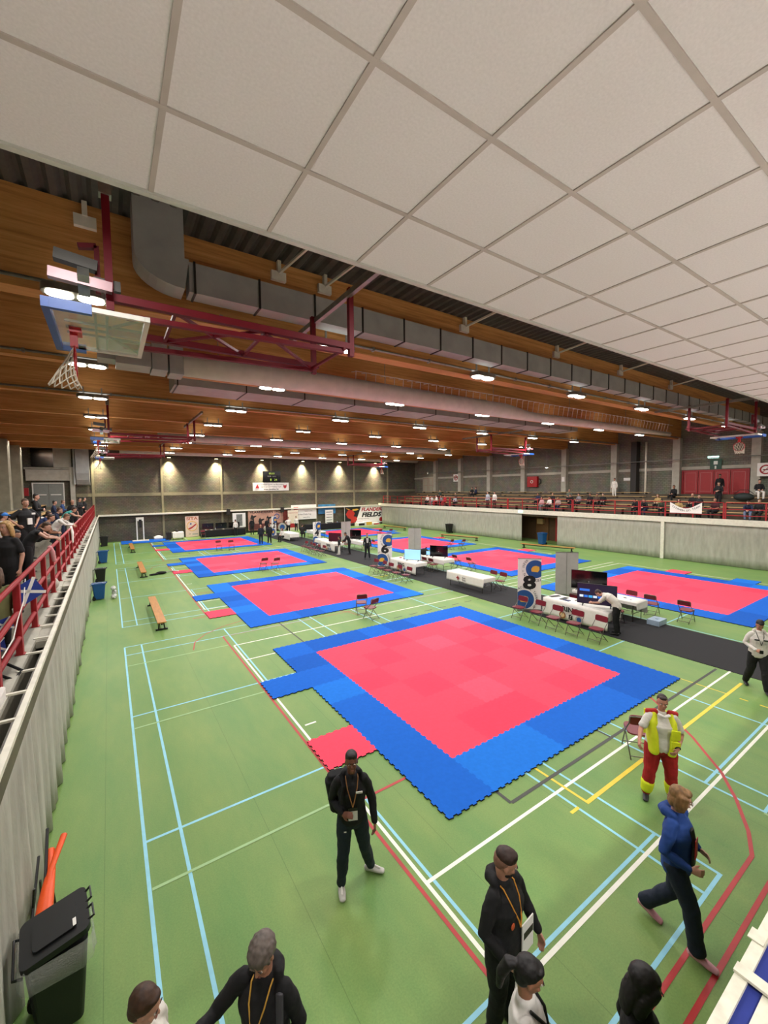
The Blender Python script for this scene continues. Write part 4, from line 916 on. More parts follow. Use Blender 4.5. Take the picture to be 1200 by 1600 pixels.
# bins
def wheelie(label, loc, rz, m, s=1.0, tilt=0):
    t = thing('wheeled_bin', label, 'bin', loc, rz); t.scale = (s,s,s)
    b = MB(); P0 = rounded(.48,.52,.07); P1 = rounded(.58,.70,.07); n = len(P0)
    b.add([(x,y,.06) for x,y in P0]+[(x,y,.98) for x,y in P1], [tuple(range(n-1,-1,-1)), tuple(range(n,2*n))]+[(i,(i+1)%n,n+(i+1)%n,n+i) for i in range(n)]); b.build('body', m, t)
    l = MB(); l.xf = Matrix.Translation((0,-.37,1.0)) @ Matrix.Rotation(tilt,4,'X') @ Matrix.Translation((0,.37,0)); l.prism(rounded(.63,.78,.09),-.02,.045); l.prism(rounded(.42,.50,.06),.045,.07)
    lo = l.build('lid', m, t)
    h = MB(); h.xf = l.xf
    for sx in (-1,1): h.tube([(sx*.2,.36,.03),(sx*.22,.44,.06),(sx*.05,.44,.06),(sx*.05,.36,.03)],.014,6)
    h.build('lid_handle', m, lo); g = MB(); g.xf = l.xf; g.box((.1,.3,.046),(.28,.34,.052)) if s == 1 else g.box((.1,.2,.071),(.2,.24,.075)); g.build('sticker', M['paper'], lo)
    for sx in (-.24,.24): MB().tube([(sx-.03,-.27,.1),(sx+.03,-.27,.1)],.1,12).build('wheel', M['black'], t)
    MB().tube([(-.25,-.36,.92),(-.25,-.46,.95),(.25,-.46,.95),(.25,-.36,.92)],.016,6).build('handle', m, t)
    return t
bn = wheelie('big black wheeled bin with tilted lid and clear bag beside the left curtain', (-.585,4.78,0), -PI/2+.12, mat('bin_black','#0c0e10',.42), .84, .12); bn.scale = (.84,.66,.84)
# clear liner
def clear():
    m = bpy.data.materials.new('clear_film'); m.use_nodes = True; b = m.node_tree.nodes['Principled BSDF']; b.inputs['Base Color'].default_value = (.8,.82,.8,1); b.inputs['Roughness'].default_value = .18
    b.inputs['Alpha'].default_value = .3; n = m.node_tree.nodes.new('ShaderNodeTexNoise'); n.inputs['Scale'].default_value = 25; bp = m.node_tree.nodes.new('ShaderNodeBump'); bp.inputs['Strength'].default_value = 1; bp.inputs['Distance'].default_value = .03
    m.node_tree.links.new(n.outputs['Fac'], bp.inputs['Height']); m.node_tree.links.new(bp.outputs['Normal'], b.inputs['Normal']); return m
lin_ = MB(); P0 = rounded(.66,.80,.12, 8); n = len(P0); rn = random.Random(4)
lv = []
for z, k in ((1.0,.99),(.93,1.03),(.84,1.07),(.76,1.02),(.72,.98)): lv += [(x*k*(1+.04*rn.random()), y*k*(1+.05*rn.random()), z+.03*rn.random()) for x, y in P0]
lin_.add(lv, [(r*n+i, r*n+(i+1)%n, (r+1)*n+(i+1)%n, (r+1)*n+i) for r in range(4) for i in range(n)]); lin_.build('bag_liner', clear(), bn, True)
wheelie('blue wheeled bin in the curtain doorway on the right', (30.7,21.7,0), PI/2, M['blueplastic'], .95)
wheelie('black bin with a pale label at the right curtain in the far hall', (30.6,33.2,0), PI/2, M['black'], .95)
wheelie('black bin against the far left end of the curtain', (-.5,44.6,0), -PI/2, M['black'], .85)
wheelie('blue bin on the left, far one with a clear bag', (-.5,34.3,0), -PI/2, M['blueplastic'], .82)
wheelie('blue bin on the left, nearest of the two blue ones', (-.55,22.9,0), -PI/2, M['blueplastic'], .72)
wheelie('low black bin just behind the nearer blue bin', (-.55,27.4,0), -PI/2, M['black'], .7)
t = thing('ball_net', 'net of black and white balls beside the blue bin', 'balls', (.0,22.6,0))
for p_ in ((0,0,.11),(.02,.23,.11),(.03,.12,.3),(0,.0,.5)): MB().ell(p_,(.11,.11,.11)).build('ball', mat('ball_patches','#c9c7c0',.4,var=.8,scale=14), t, True)
# orange sheathed flags leaning by the bin
t = thing('orange_straps', 'bundle of orange sleeves and dark sticks leaning beside the black bin', 'straps', (-.76,5.15,0))
MB().chain([((0,.0,.5),.085,.05),((.02,.35,.63),.07,.045),((.04,.62,.72),.045,.04),((.02,.85,.80),.045,.035)], n=10).chain([((0,.05,.5),.05,.03),((.04,.6,.74),.03,.03),((.14,.95,.86),.035,.028)], n=10).build('sleeve', M['orange'], t, True)
MB().tube([(-.03,0,.3),(0,.6,.74),(-.02,1.05,.95)],.016,6).tube([(-.12,.3,.3),(-.1,.95,.72)],.014,6).build('stick', M['black'], t); MB().tube([(-.15,.5,0),(-.1,.55,.65)],.012,6).tube([(.12,.45,0),(.05,.55,.65)],.012,6).tube([(-.1,.9,0),(-.05,.6,.68)],.012,6).build('stand', M['dsteel'], t)
t = thing('black_bags', 'black bags and straps dropped on the floor beside the middle gym bench', 'bags', (2.4,27.6,0)); MB().ell((0,0,.08),(.3,.15,.09)).ell((-.4,-.15,.05),(.25,.1,.06)).build('bag', M['blackcloth'], t, True); MB().chain([((.2,.1,.06),.06,.05),((.7,.3,.07),.05,.04),((.95,.15,.05),.04,.03)],n=8).build('sleeve', M['cloth'], t, True)
# ------------------------------------------------------------------ people
def remeshed(name, mb, m, vox, parent, it=4, disp=0, fold=0):
    me0 = mb.mesh('raw', m); o = bpy.data.objects.new('raw', me0); C.objects.link(o)
    r = o.modifiers.new('r', 'REMESH'); r.mode = 'VOXEL'; r.voxel_size = vox; r.use_smooth_shade = True
    s = o.modifiers.new('s', 'SMOOTH'); s.factor = .5; s.iterations = it
    if disp:
        tx = bpy.data.textures.new('curl', 'CLOUDS'); tx.noise_scale = .03; d = o.modifiers.new('d', 'DISPLACE'); d.texture = tx; d.strength = disp; d.texture_coords = 'LOCAL'
    if fold:
        tx = bpy.data.textures.get('folds') or bpy.data.textures.new('folds', 'CLOUDS'); tx.noise_scale = .11; tx.noise_depth = 2
        d = o.modifiers.new('f', 'DISPLACE'); d.texture = tx; d.strength = fold; d.mid_level = .28; d.texture_coords = 'LOCAL'
    dg = bpy.context.evaluated_depsgraph_get(); me = bpy.data.meshes.new_from_object(o.evaluated_get(dg)); me.name = name
    bpy.data.objects.remove(o); bpy.data.meshes.remove(me0)
    if not me.materials: me.materials.append(m)
    q = bpy.data.objects.new(name, me); C.objects.link(q); q.parent = parent; return q
V = Vector
STAND = dict(pelvis=(0,0,.95), waist=(0,0,1.10), chest=(0,.01,1.28), top=(0,0,1.40), neck=(0,-.01,1.47), head=(0,.02,1.63),
  shR=(.175,0,1.39), elR=(.235,-.03,1.12), wrR=(.245,.05,.87), hdR=(0,.15,-1), shL=(-.175,0,1.39), elL=(-.235,-.03,1.12), wrL=(-.245,.05,.87), hdL=(0,.15,-1),
  hipR=(.09,0,.92), knR=(.105,.02,.50), anR=(.11,-.03,.09), toR=(.03,1,0), hipL=(-.09,0,.92), knL=(-.105,.02,.50), anL=(-.11,-.03,.09), toL=(-.03,1,0))
def pose(**k): d = dict(STAND); d.update(k); return d
SIT = pose(pelvis=(0,-.02,.53), waist=(0,-.02,.68), chest=(0,0,.86), top=(0,.01,.98), neck=(0,.02,1.05), head=(0,.06,1.20),
  shR=(.175,.01,.97), elR=(.23,.06,.71), wrR=(.13,.28,.66), hdR=(-.5,.8,-.2), shL=(-.175,.01,.97), elL=(-.23,.06,.71), wrL=(-.13,.28,.66), hdL=(.5,.8,-.2),
  hipR=(.1,0,.51), knR=(.13,.42,.50), anR=(.12,.40,.09), hipL=(-.1,0,.51), knL=(-.13,.42,.50), anL=(-.12,.40,.09))
SITLEAN = pose(**{**SIT, **dict(waist=(0,.04,.68), chest=(0,.14,.83), top=(0,.21,.93), neck=(0,.25,.99), head=(0,.33,1.11), shR=(.175,.2,.92), elR=(.2,.3,.64), wrR=(.06,.48,.62), shL=(-.175,.2,.92), elL=(-.2,.3,.64), wrL=(-.06,.48,.62))})
BEND = pose(waist=(0,.06,1.09), chest=(0,.24,1.22), top=(0,.36,1.27), neck=(0,.43,1.29), head=(0,.57,1.30), shR=(.175,.35,1.24), elR=(.2,.5,1.0), wrR=(.12,.68,.92), hdR=(0,1,-.2), shL=(-.175,.35,1.24), elL=(-.2,.5,1.02), wrL=(-.12,.72,.98), hdL=(0,1,-.2))
def body_parts(J, g, fine, female=False):
    b = MB(); j = {k: V(v) for k, v in J.items()}
    sd = (j['shR']-j['shL']).normalized(); hs = (j['hipR']-j['hipL']).normalized()
    return b, j, sd, hs
def hand(b, wr, d, palm_n, thumb, s=1.0, curl=.35, fr=.0085):
    d = V(d).normalized(); n = V(palm_n); n = (n-d*n.dot(d)).normalized(); t = V(thumb); t = (t-d*t.dot(d)-n*t.dot(n)).normalized()
    k = wr+d*.085*s
    b.chain([(wr-d*.01,.026*s,.02*s),(wr+d*.04*s,.036*s,.016*s),(k,.040*s,.014*s)], side=t, n=10)
    for i, L in enumerate((.070,.078,.073,.058)):
        p0 = k-d*.008+t*(.030-.020*i)*s; d1 = (d*math.cos(curl)+n*math.sin(curl)).normalized(); d2 = (d*math.cos(curl*2.4)+n*math.sin(curl*2.4)).normalized()
        p1 = p0+d1*L*.5*s; p2 = p1+d2*L*.5*s
        b.chain([(p0,fr*s,fr*s),(p1,fr*.95*s,fr*.95*s),(p2,fr*.8*s,fr*.8*s)], side=t, n=8)
    p0 = wr+d*.025*s+t*.028*s; d1 = (d*.75+t*.62+n*.2).normalized(); p1 = p0+d1*.035*s; p2 = p1+(d*.9+t*.2+n*.35).normalized()*.032*s
    b.chain([(p0,.012*s,.011*s),(p1,fr*1.15*s,fr*1.1*s),(p2,fr*.95*s,fr*.9*s)], side=n, n=8)
def person(label, loc, rz, J, col, vox=.012, group=None, s=1.0, hair='short', hyaw=0, hpitch=0, sleeve='long', hood=False, fat=1.0, female=False, tilt=0, hem=.0, extra=None, hairsc=1.0, stuffname='person', bare=False):
    root = thing(stuffname, label, 'person', loc, rz, group); root.scale = (s,s,s)
    b, j, sd, hs = body_parts(J, 0, vox < .01, female)
    smat = mat('skin', col.get('skin', '#b98a70'), .55, var=.05, scale=20); tmat = mat('clothing', col['top'], .85, var=.10, scale=9, bump=.25, bscale=14); pmat = mat('clothing', col['legs'], .85, var=.10, scale=9, bump=.25, bscale=14)
    hmat = mat('hair', col.get('hair', '#1c1410'), .6, var=.35, scale=30, stretch=(1,1,.3)); shm = mat('shoe', col.get('shoes', '#151515'), .5)
    nk = (j['neck']-j['top']).normalized()
    # head frame
    up = (j['head']-j['neck']).normalized(); up = (up*.5+V((0,0,1))*.5).normalized(); fwd = V((0,1,0))-up*up.y; fwd.normalize(); rt = fwd.cross(up)
    R = Matrix((rt, fwd, up)).transposed() @ Matrix.Rotation(hyaw,3,'Z') @ Matrix.Rotation(hpitch,3,'X'); hc = j['head']
    def H(x,y,z): return hc + R @ V((x,y,z))
    # body
    b.chain([(j['pelvis']-V((0,0,.03)),.150*fat,.100*fat),(j['pelvis']+(j['waist']-j['pelvis'])*.4,.150*fat,.100*fat),(j['waist'],.130*fat,.092*fat),(j['chest'],.150*fat,.105*fat),(j['top']-nk*.05,.11,.075)], sd)
    b.chain([(j['top']-nk*.03,.07,.06),(j['neck'],.052,.054),(j['head']-R@V((0,.015,.07)),.05,.056)], sd, 12)
    # skull and jaw
    b.ell(H(0,-.008,.025),(.074,.094,.093),16,12,R=R); b.ell(H(0,.018,-.035),(.058,.070,.078),14,10,R=R); b.ell(H(0,.055,-.085),(.028,.028,.024),10,8,R=R)
    b.chain([(H(0,.080,.012),.009,.008),(H(0,.100,-.020),.013,.012)], R@V((1,0,0)), 8); b.ell(H(0,.082,-.055),(.022,.012,.010),8,6,R=R)
    b.ell(H(0,.078,.028),(.045,.012,.008),10,6,R=R)
    for q in (-1,1): b.ell(H(q*.074,-.005,-.008),(.010,.018,.030),8,6,R=R); b.ell(H(q*.038,.062,-.025),(.020,.018,.02),8,6,R=R)
    for q in 'RL':
        sgn = 1 if q == 'R' else -1; sh, el, wr = j['sh'+q], j['el'+q], j['wr'+q]
        b.chain([(sh-V((sgn*.02,0,0)),.052,.052),(sh+(el-sh)*.3,.046,.046),(el,.038,.037),(el+(wr-el)*.3,.037,.035),(wr,.026,.021)], (0,1,0), 12)
        d = V(J['hd'+q]); inn = V((-sgn,0,0)); 
        if abs(d.normalized().dot(inn)) > .8: inn = V((0,-1,0))
        hand(b, wr, d, inn*.8+V((0,-.0,-.3)), V((0,1,.2)) if abs(d.normalized().y) < .8 else V((-sgn,0,.5)), 1.0, .4, .0085 if vox < .01 else .0105)
        hp, kn, an = j['hip'+q], j['kn'+q], j['an'+q]
        b.chain([(hp,.088*fat,.09*fat),(hp+(kn-hp)*.4,.078*fat,.08*fat),(kn,.055,.056),(kn+(an-kn)*.3,.055,.058),(an+(kn-an)*.12,.036,.038),(an,.036,.04)], hs, 12)
        t = V(J['to'+q]).normalized(); b.chain([(an-t*.04+V((0,0,-.045)),.032,.03),(an+t*.08+V((0,0,-.055)),.04,.024),(an+t*.15+V((0,0,-.06)),.036,.018)], t.cross(V((0,0,1))), 10)
    body = remeshed('body', b, smat, vox, root, 3)
    # top garment
    g = MB(); f2 = fat; e = .022
    low = j['pelvis']-(j['waist']-j['pelvis']).normalized()*(.02+hem)
    g.chain([(low,.160*f2+e,.112*f2+e),(j['pelvis']+(j['waist']-j['pelvis'])*.45,.152*f2+e,.110*f2+e),(j['waist'],.140*f2+e,.105*f2+e),(j['chest'],.158*f2+e,.114*f2+e),(j['top']+(j['chest']-j['top'])*.22,.128+e,.082+e),(j['top']-nk*.005,.105,.082),(j['top']+nk*.035,.074,.070)], sd, 18)
    for q in 'RL':
        sgn = 1 if q == 'R' else -1; sh, el, wr = j['sh'+q], j['el'+q], j['wr'+q]
        st = [(sh-V((sgn*.03,0,0)),.062,.062),(sh+(el-sh)*.3,.058,.058)]
        if sleeve == 'long': st += [(el,.050,.050),(el+(wr-el)*.5,.046,.044),(wr-(wr-el)*.05,.036,.034)]
        elif sleeve == 'short': st += [(sh+(el-sh)*.72,.060,.060)]
        elif sleeve == 'none': st = [(sh-V((sgn*.05,0,0)),.055,.055),(sh,.056,.056)]
        g.chain(st, (0,1,0), 14)
    if hood:
        g.chain([(j['top']+V((-.10,-.02,.06)),.04,.035),(j['top']+V((-.06,-.10,.05)),.05,.05),(j['top']+V((0,-.125,.03)),.055,.06),(j['top']+V((.06,-.10,.05)),.05,.05),(j['top']+V((.10,-.02,.06)),.04,.035)], (0,0,1), 12)
    remeshed('jacket' if sleeve == 'long' else 'shirt', g, tmat, max(vox, .009), root, 5, 0, .020 if vox < .01 else 0)
    g = MB()
    g.chain([(j['pelvis']-V((0,0,.06)),.155*f2+.014,.108*f2+.014),(j['pelvis']+(j['waist']-j['pelvis'])*.5,.146*f2+.012,.102*f2+.012)], hs, 16)
    for q in 'RL':
        hp, kn, an = j['hip'+q], j['kn'+q], j['an'+q]; w = col.get('leg_w', 1.0)
        if col.get('flare'): g.chain([(kn+(an-kn)*.5,.062,.066),(an+V((0,0,.02)),.064,.080)], hs, 14)
        g.chain([(hp,.100*f2,.102*f2),(hp+(kn-hp)*.4,.094*f2,.094*f2),(kn,.070*w,.072*w),(kn+(an-kn)*.5,.066*w,.068*w),(an+(kn-an)*.03,.052*w,.056*w)], hs, 14)
    remeshed('trousers', g, pmat, max(vox, .009), root, 4, 0, .022 if vox < .01 else 0)
    for q in 'RL':
        an = j['an'+q]; t = V(J['to'+q]).normalized(); g = MB(); z = V((0,0,1))
        g.chain([(an-t*.055-z*.045,.036,.040),(an+t*.01-z*.04,.042,.044),(an+t*.09-z*.055,.048,.030),(an+t*.165-z*.062,.040,.022)], t.cross(z), 12)
        g.chain([(an-z*.03,.042,.042),(an+z*.02,.042,.042)], t.cross(z), 10)
        so = remeshed('shoe', g, shm, max(vox*.8, .008), root, 2)
    # hair
    if hair != 'bald':
        g = MB(); k = hairsc
        if hair == 'fade':
            g.ell(H(0,-.018,.066),(.0795*k,.097*k,.068*k),16,12,R=R); g.ell(H(0,.02,.092),(.058,.058,.034),12,8,R=R)
            g3 = MB(); g3.ell(H(0,-.030,.030),(.0775,.086,.070),16,12,R=R); g3.ell(H(0,-.055,-.0),(.066,.055,.06),14,10,R=R)
            sk, hk = lin(col.get('skin', '#b98a70')), lin(col.get('hair', '#1c1410')); mid = [int(255*(1.055*((a_+b_*1.3)/2.3)**(1/2.4)-.055)) for a_, b_ in zip(sk[:3], hk[:3])]
            remeshed('shaved_sides', g3, mat('stubble', '#%02x%02x%02x' % tuple(mid), .8, var=.15, scale=60), .008, root, 2)
        else:
            g.ell(H(0,-.030*k,.050),(.079*k,.090*k,.083*k),16,12,R=R)
            g.ell(H(0,-.055,-.005),(.070*k,.060*k,.075*k),14,10,R=R)
        if hair == 'short': g.ell(H(0,.032,.090),(.056,.045,.028),12,8,R=R)
        if hair == 'long':
            for q in (-1,1): g.chain([(H(q*.07,.02,.05),.03,.04),(H(q*.082,-.02,-.05),.028,.045),(H(q*.08,-.03,-.15),.026,.04)], R@V((1,0,0)), 10)
            g.chain([(H(0,-.07,.0),.075,.05),(H(0,-.085,-.10),.08,.045),(H(0,-.08,-.20),.07,.035)], R@V((1,0,0)), 12); g.ell(H(0,.022,.086),(.060,.05,.030),12,8,R=R)
        if hair == 'bob':
            for q in (-1,1): g.chain([(H(q*.068,.0,.05),.03,.06),(H(q*.080,-.005,-.04),.026,.06),(H(q*.078,.0,-.09),.022,.05)], R@V((1,0,0)), 10)
            g.ell(H(0,-.06,-.03),(.08,.055,.09),12,8,R=R); g.ell(H(0,.04,.085),(.06,.05,.035),12,8,R=R)
        if hair == 'bun': g.ell(H(0,-.135,.05),(.042,.042,.042),12,8,R=R); g.ell(H(0,.03,.085),(.06,.045,.035),12,8,R=R)
        if hair == 'tail': g.ell(H(0,.03,.085),(.062,.05,.035),12,8,R=R); g.chain([(H(0,-.11,.05),.03,.03),(H(0,-.17,.03),.045,.045),(H(0,-.19,-.08),.04,.04),(H(0,-.17,-.18),.025,.025)], R@V((1,0,0)), 10)
        if hair == 'curly':
            g.ell(H(0,.04,.09),(.065,.05,.04),12,8,R=R); rc = random.Random(3)
            for _ in range(150):
                a_ = rc.uniform(0, 2*PI); p_ = rc.uniform(0, 1.75); rr_ = rc.uniform(.012,.020)
                g.ell(H(.088*math.sin(p_)*math.cos(a_), -.02+.10*math.sin(p_)*math.sin(a_), .045+.092*math.cos(p_)),(rr_,rr_,rr_),7,5)
        remeshed('hair', g, hmat, max(.008, vox*.8), root, 2, 0 if hair == 'curly' else (.008 if vox < .01 else 0))
    if vox < .02:
        for q in (-1,1):
            MB().ell(H(q*.030,.079,.008),(.014,.008,.008),10,6,R=R).build('eye', mat('eye_white','#c9beb2',.3,var=0), root, True)
            MB().ell(H(q*.030,.0855,.008),(.006,.004,.006),8,6,R=R).build('pupil', M['txtblack'], root, True)
            MB().ell(H(q*.032,.086,.030),(.019,.005,.004),8,6,R=R).build('eyebrow', hmat, root, True)
        MB().ell(H(0,.0945,-.056),(.020,.005,.006),10,6,R=R).build('lips', mat('lips','#7a4438',.5,var=0), root, True)
    if extra: extra(root, j, H, R)
    return root
def lanyard(root, j, col='#b8862c', badge=True, f=.155):
    m = mat('lanyard', col, .6, var=.1); t = j['top']; c = j['chest']; w = j['waist']
    MB().tube([t+V((.075,-.05,.07)), t+V((.075,.05,.05)), t+V((.06,.115,-.04)), V((.02,f+c.y,c.z-.05)), V((0,f+c.y+.005,c.z-.12))], .006, 6).tube([t+V((-.075,-.05,.07)), t+V((-.075,.05,.05)), t+V((-.06,.115,-.04)), V((-.02,f+c.y,c.z-.05)), V((0,f+c.y+.005,c.z-.12))], .006, 6).build('lanyard', m, root)
    if badge: MB().box((-.055, f+c.y-.002, c.z-.28),(.055, f+c.y+.010, c.z-.12)).build('badge', M['paper'], root); MB().box((-.055, f+c.y-.003, c.z-.16),(.055, f+c.y+.012, c.z-.12)).build('badge_header', M['dsteel'], root)
fa = lambda x, y: math.atan2(-x, y)
# --- man with backpack
def ex(root, j, H, R):
    lanyard(root, j, '#9a6a3a')
    b = MB(); b.xf = Matrix.Translation((.15,-.20,1.15)) @ Matrix.Rotation(.16,4,'Y'); b.prism(rounded(.32,.2,.09),-.25,.16); b.prism(rounded(.24,.15,.07),-.29,.22); bo = remeshed('backpack', b, M['blackcloth'], .012, root, 8)
    MB().tube([(.16,-.14,1.0),(.2,-.1,1.35),(.13,.02,1.48),(.11,.12,1.40),(.14,.14,1.2)],.018,8).build('strap', M['blackcloth'], root)
    MB().box((-.12,.142,1.31),(-.04,.15,1.335)).build('chest_print', M['paper'], root)
    MB().chain([((.165,.0,.48),.012,.03),((.168,-.02,.12),.012,.03)],side=(0,1,0),n=8).build('trouser_stripe', M['paper'], root); MB().box((.08,.10,.80),(.11,.108,.815)).build('trouser_logo', M['paper'], root)
    for k, (an, t) in enumerate(((j['anR'],V((-.05,1,0))),(j['anL'],V((-1,.35,0))))):
        t.normalize(); MB().chain([(an+t*.03+V((0,0,.0)),.012,.02),(an+t*.12+V((0,0,-.03)),.012,.016)],side=t.cross(V((0,0,1))),n=8).build('laces', M['paper'], root)
P1 = pose(elR=(.24,-.06,1.13), wrR=(.12,.14,1.07), hdR=(-.6,.6,.3), shR=(.18,0,1.40), elL=(-.25,-.01,1.12), wrL=(-.275,.07,.86), hdL=(0,.2,-1),
  hipR=(.09,0,.92), knR=(.12,.05,.5), anR=(.15,.03,.09), toR=(-.05,1,0), knL=(-.15,-.02,.5), anL=(-.24,-.16,.09), toL=(-1,.35,0))
person('standing man in black jacket with backpack and white trainers looking up at the camera', (2.36,4.33,0), fa(-.42,-.9), P1, dict(skin='#6f4330', top='#0d0d10', legs='#0d1c26', shoes='#b8b6ae', hair='#120d0b'), .007, hair='fade', hpitch=.15, extra=ex, hood=True, fat=.97, s=1.0, hairsc=.96)
# --- bearded man in black, head turned
def ex(root, j, H, R):
    lanyard(root, j, '#c8862a', False)
    MB().box((-.20,.16,.86),(-.03,.17,1.14)).build('papers', M['paper'], root); MB().box((-.19,.171,1.0),(-.05,.173,1.06)).build('papers_print', M['dsteel'], root)
    b = MB(); b.ell(H(0,.035,-.075),(.056,.058,.045),14,10,R=R); remeshed('beard', b, mat('beard','#1a110c',.8), .008, root, 2)
    MB().prism([(.0+.04*math.cos(i*PI/8), 1.25+.05*math.sin(i*PI/8)) for i in range(16)], .235, .242, 0, 'x').build('sleeve_badge', M['grey'], root)
    MB().ell((.08,.148,1.2),(.025,.008,.03)).build('chest_logo', mat('logo_orange','#b8502a',.6), root)
P2 = pose(elL=(-.28,.02,1.12), wrL=(-.30,.16,.90), hdL=(-.1,.35,-1), elR=(.25,-.02,1.12), wrR=(.15,.17,.92), hdR=(-.6,.6,-.5))
person('bearded man in black tracksuit with short fade haircut holding white papers, head turned right', (2.80,2.33,0), fa(.1,-1.0), P2, dict(skin='#b07f69', top='#0a0a0c', legs='#0a0a0c', hair='#2e1d16'), .007, hair='fade', hyaw=.75, hpitch=-.25, extra=ex, hood=True, s=1.02, fat=1.08, hairsc=.98)
# --- medic
def ex(root, j, H, R):
    y = mat('hi_vis_yellow','#d6e01e',.7,var=.08,bump=.3,bscale=14); r = mat('hi_vis_red','#b01c1a',.7)
    for q in (-1, 1):
        b = MB(); b.chain([(V((q*.12,.05,.86)),.085,.15),(V((q*.135,.04,1.1)),.085,.155),(V((q*.13,.02,1.32)),.075,.135),(V((q*.12,0,1.43)),.05,.085)], (1,0,0), 14)
        remeshed('vest_panel', b, y, .012, root, 4)
        MB().chain([(V((q*.09,.03,1.475)),.03,.05),(V((q*.20,.0,1.44)),.035,.055)], (0,1,0), 10).build('shoulder_patch', r, root, True)
    MB().box((-.2,.2,1.14),(-.08,.222,1.28)).box((-.2,.2,.98),(-.08,.225,1.10)).build('vest_pocket', y, root)
    MB().chain([(V((-.07,.11,1.47)),.02,.03),(V((0,.14,1.45)),.02,.02),(V((.07,.11,1.47)),.02,.03)], (0,0,1), 8).build('collar', M['paper'], root)
    for an, kn in ((j['anR'],j['knR']),(j['anL'],j['knL'])): MB().chain([(an+(kn-an)*.14,.088,.09),(an+(kn-an)*.40,.098,.10)], (1,0,0), 14).build('leg_band', y, root, True)
    MB().tube([j['wrL']+V((.034*math.cos(a),.034*math.sin(a)*.5,.02+.03*math.sin(a))) for a in [k*PI/6 for k in range(12)]], .009, 6, closed=True).build('watch', M['black'], root)
    MB().box((-.2,-.19,.98),(.2,-.17,1.4)).build('vest_back', y, root)
P3 = pose(shR=(.19,.02,1.40), elR=(.32,.12,1.2), wrR=(.40,.33,1.12), hdR=(.2,.8,-.5), shL=(-.19,.02,1.40), elL=(-.29,.0,1.12), wrL=(-.16,.24,1.0), hdL=(.7,.6,-.5), hipR=(.1,0,.92), hipL=(-.1,0,.92), knR=(.15,.03,.5), anR=(.19,0,.09), toR=(.3,1,0), knL=(-.15,.02,.5), anL=(-.18,-.03,.09), toL=(-.25,1,0))
person('medic in yellow and red high visibility vest and red trousers holding a folding chair', (7.12,2.84,0), fa(-.75,-.62), P3, dict(skin='#b07b64', top='#cfccc2', legs='#a01414', shoes='#16181a', hair='#2a1a14', leg_w=1.25), .007, sleeve='short', fat=1.27, hair='short', extra=ex, s=.97, hairsc=.95, hyaw=-.1)
# --- woman in blue jacket walking
def ex(root, j, H, R):
    MB().chain([(V((0,.125,1.34)),.05,.02),(V((.02,.155,1.2)),.06,.02),(V((.02,.15,1.0)),.06,.02)], (1,0,0), 10).build('tshirt_front', M['txtblack'], root); MB().box((-.02,.17,1.08),(.07,.178,1.28)).build('tshirt_print', mat('print_bright_red','#b01c24',.6), root)
    g = M['dsteel']
    for q in (-1,1): MB().tube([H(q*.032+.022*math.cos(a),.098,.008+.018*math.sin(a)) for a in [k*PI/6 for k in range(12)]], .002, 5, closed=True).build('glasses', g, root)
P4 = pose(shR=(.17,-.02,1.39), elR=(.25,-.06,1.14), wrR=(.20,.16,1.05), hdR=(-.4,.9,-.1), elL=(-.24,-.02,1.14), wrL=(-.2,.16,1.02), hdL=(.3,.9,-.1),
   knR=(.09,.16,.52), anR=(.08,.22,.10), toR=(0,1,-.05), knL=(-.09,-.03,.50), anL=(-.09,-.30,.13), toL=(0,1,-.35))
person('woman in blue hooded jacket and dark jeans walking in pink shoes', (4.98,1.80,0), fa(.15,-1.0), P4, dict(skin='#b98b74', top='#143a7c', legs='#111c30', shoes='#c9919a', hair='#7a5a36', leg_w=1.1, flare=1), .007, hair='bob', hood=True, fat=1.02, hem=.04, extra=ex, s=1.0, hyaw=.35, hpitch=-.1)
# --- man in white hoodie looking at his phone
def ex(root, j, H, R):
    lanyard(root, j, '#202020', False); text('hoodie_print','BLOOMERS', .07, (0,j['chest'].y+.15,1.29), (PI/2,0,PI), M['txtblack'], root, bold=.003) if False else MB().box((-.14,.148,1.27),(-.04,.156,1.30)).box((.03,.148,1.27),(.13,.156,1.30)).build('hoodie_print', M['txtblack'], root)
    MB().box((.02,.36,1.02),(.09,.375,1.10)).build('phone', M['black'], root)
P5 = pose(elR=(.26,-.02,1.14), wrR=(.12,.25,1.06), hdR=(-.5,.8,-.1), elL=(-.27,.0,1.12), wrL=(-.34,.06,.9), hdL=(-.1,.2,-1), knR=(.12,-.05,.5), anR=(.16,-.25,.1), knL=(-.1,.16,.5), anL=(-.12,.24,.09))
person('man in white hoodie and black trousers looking down at a phone on the carpet edge', (12.95,3.12,0), fa(-.85,-.5), P5, dict(skin='#a8765c', top='#cdc9c0', legs='#0c0c0e', hair='#14100e', leg_w=1.15), .008, hair='short', hood=True, fat=1.1, extra=ex, hpitch=-.6, s=.98, hem=.02)
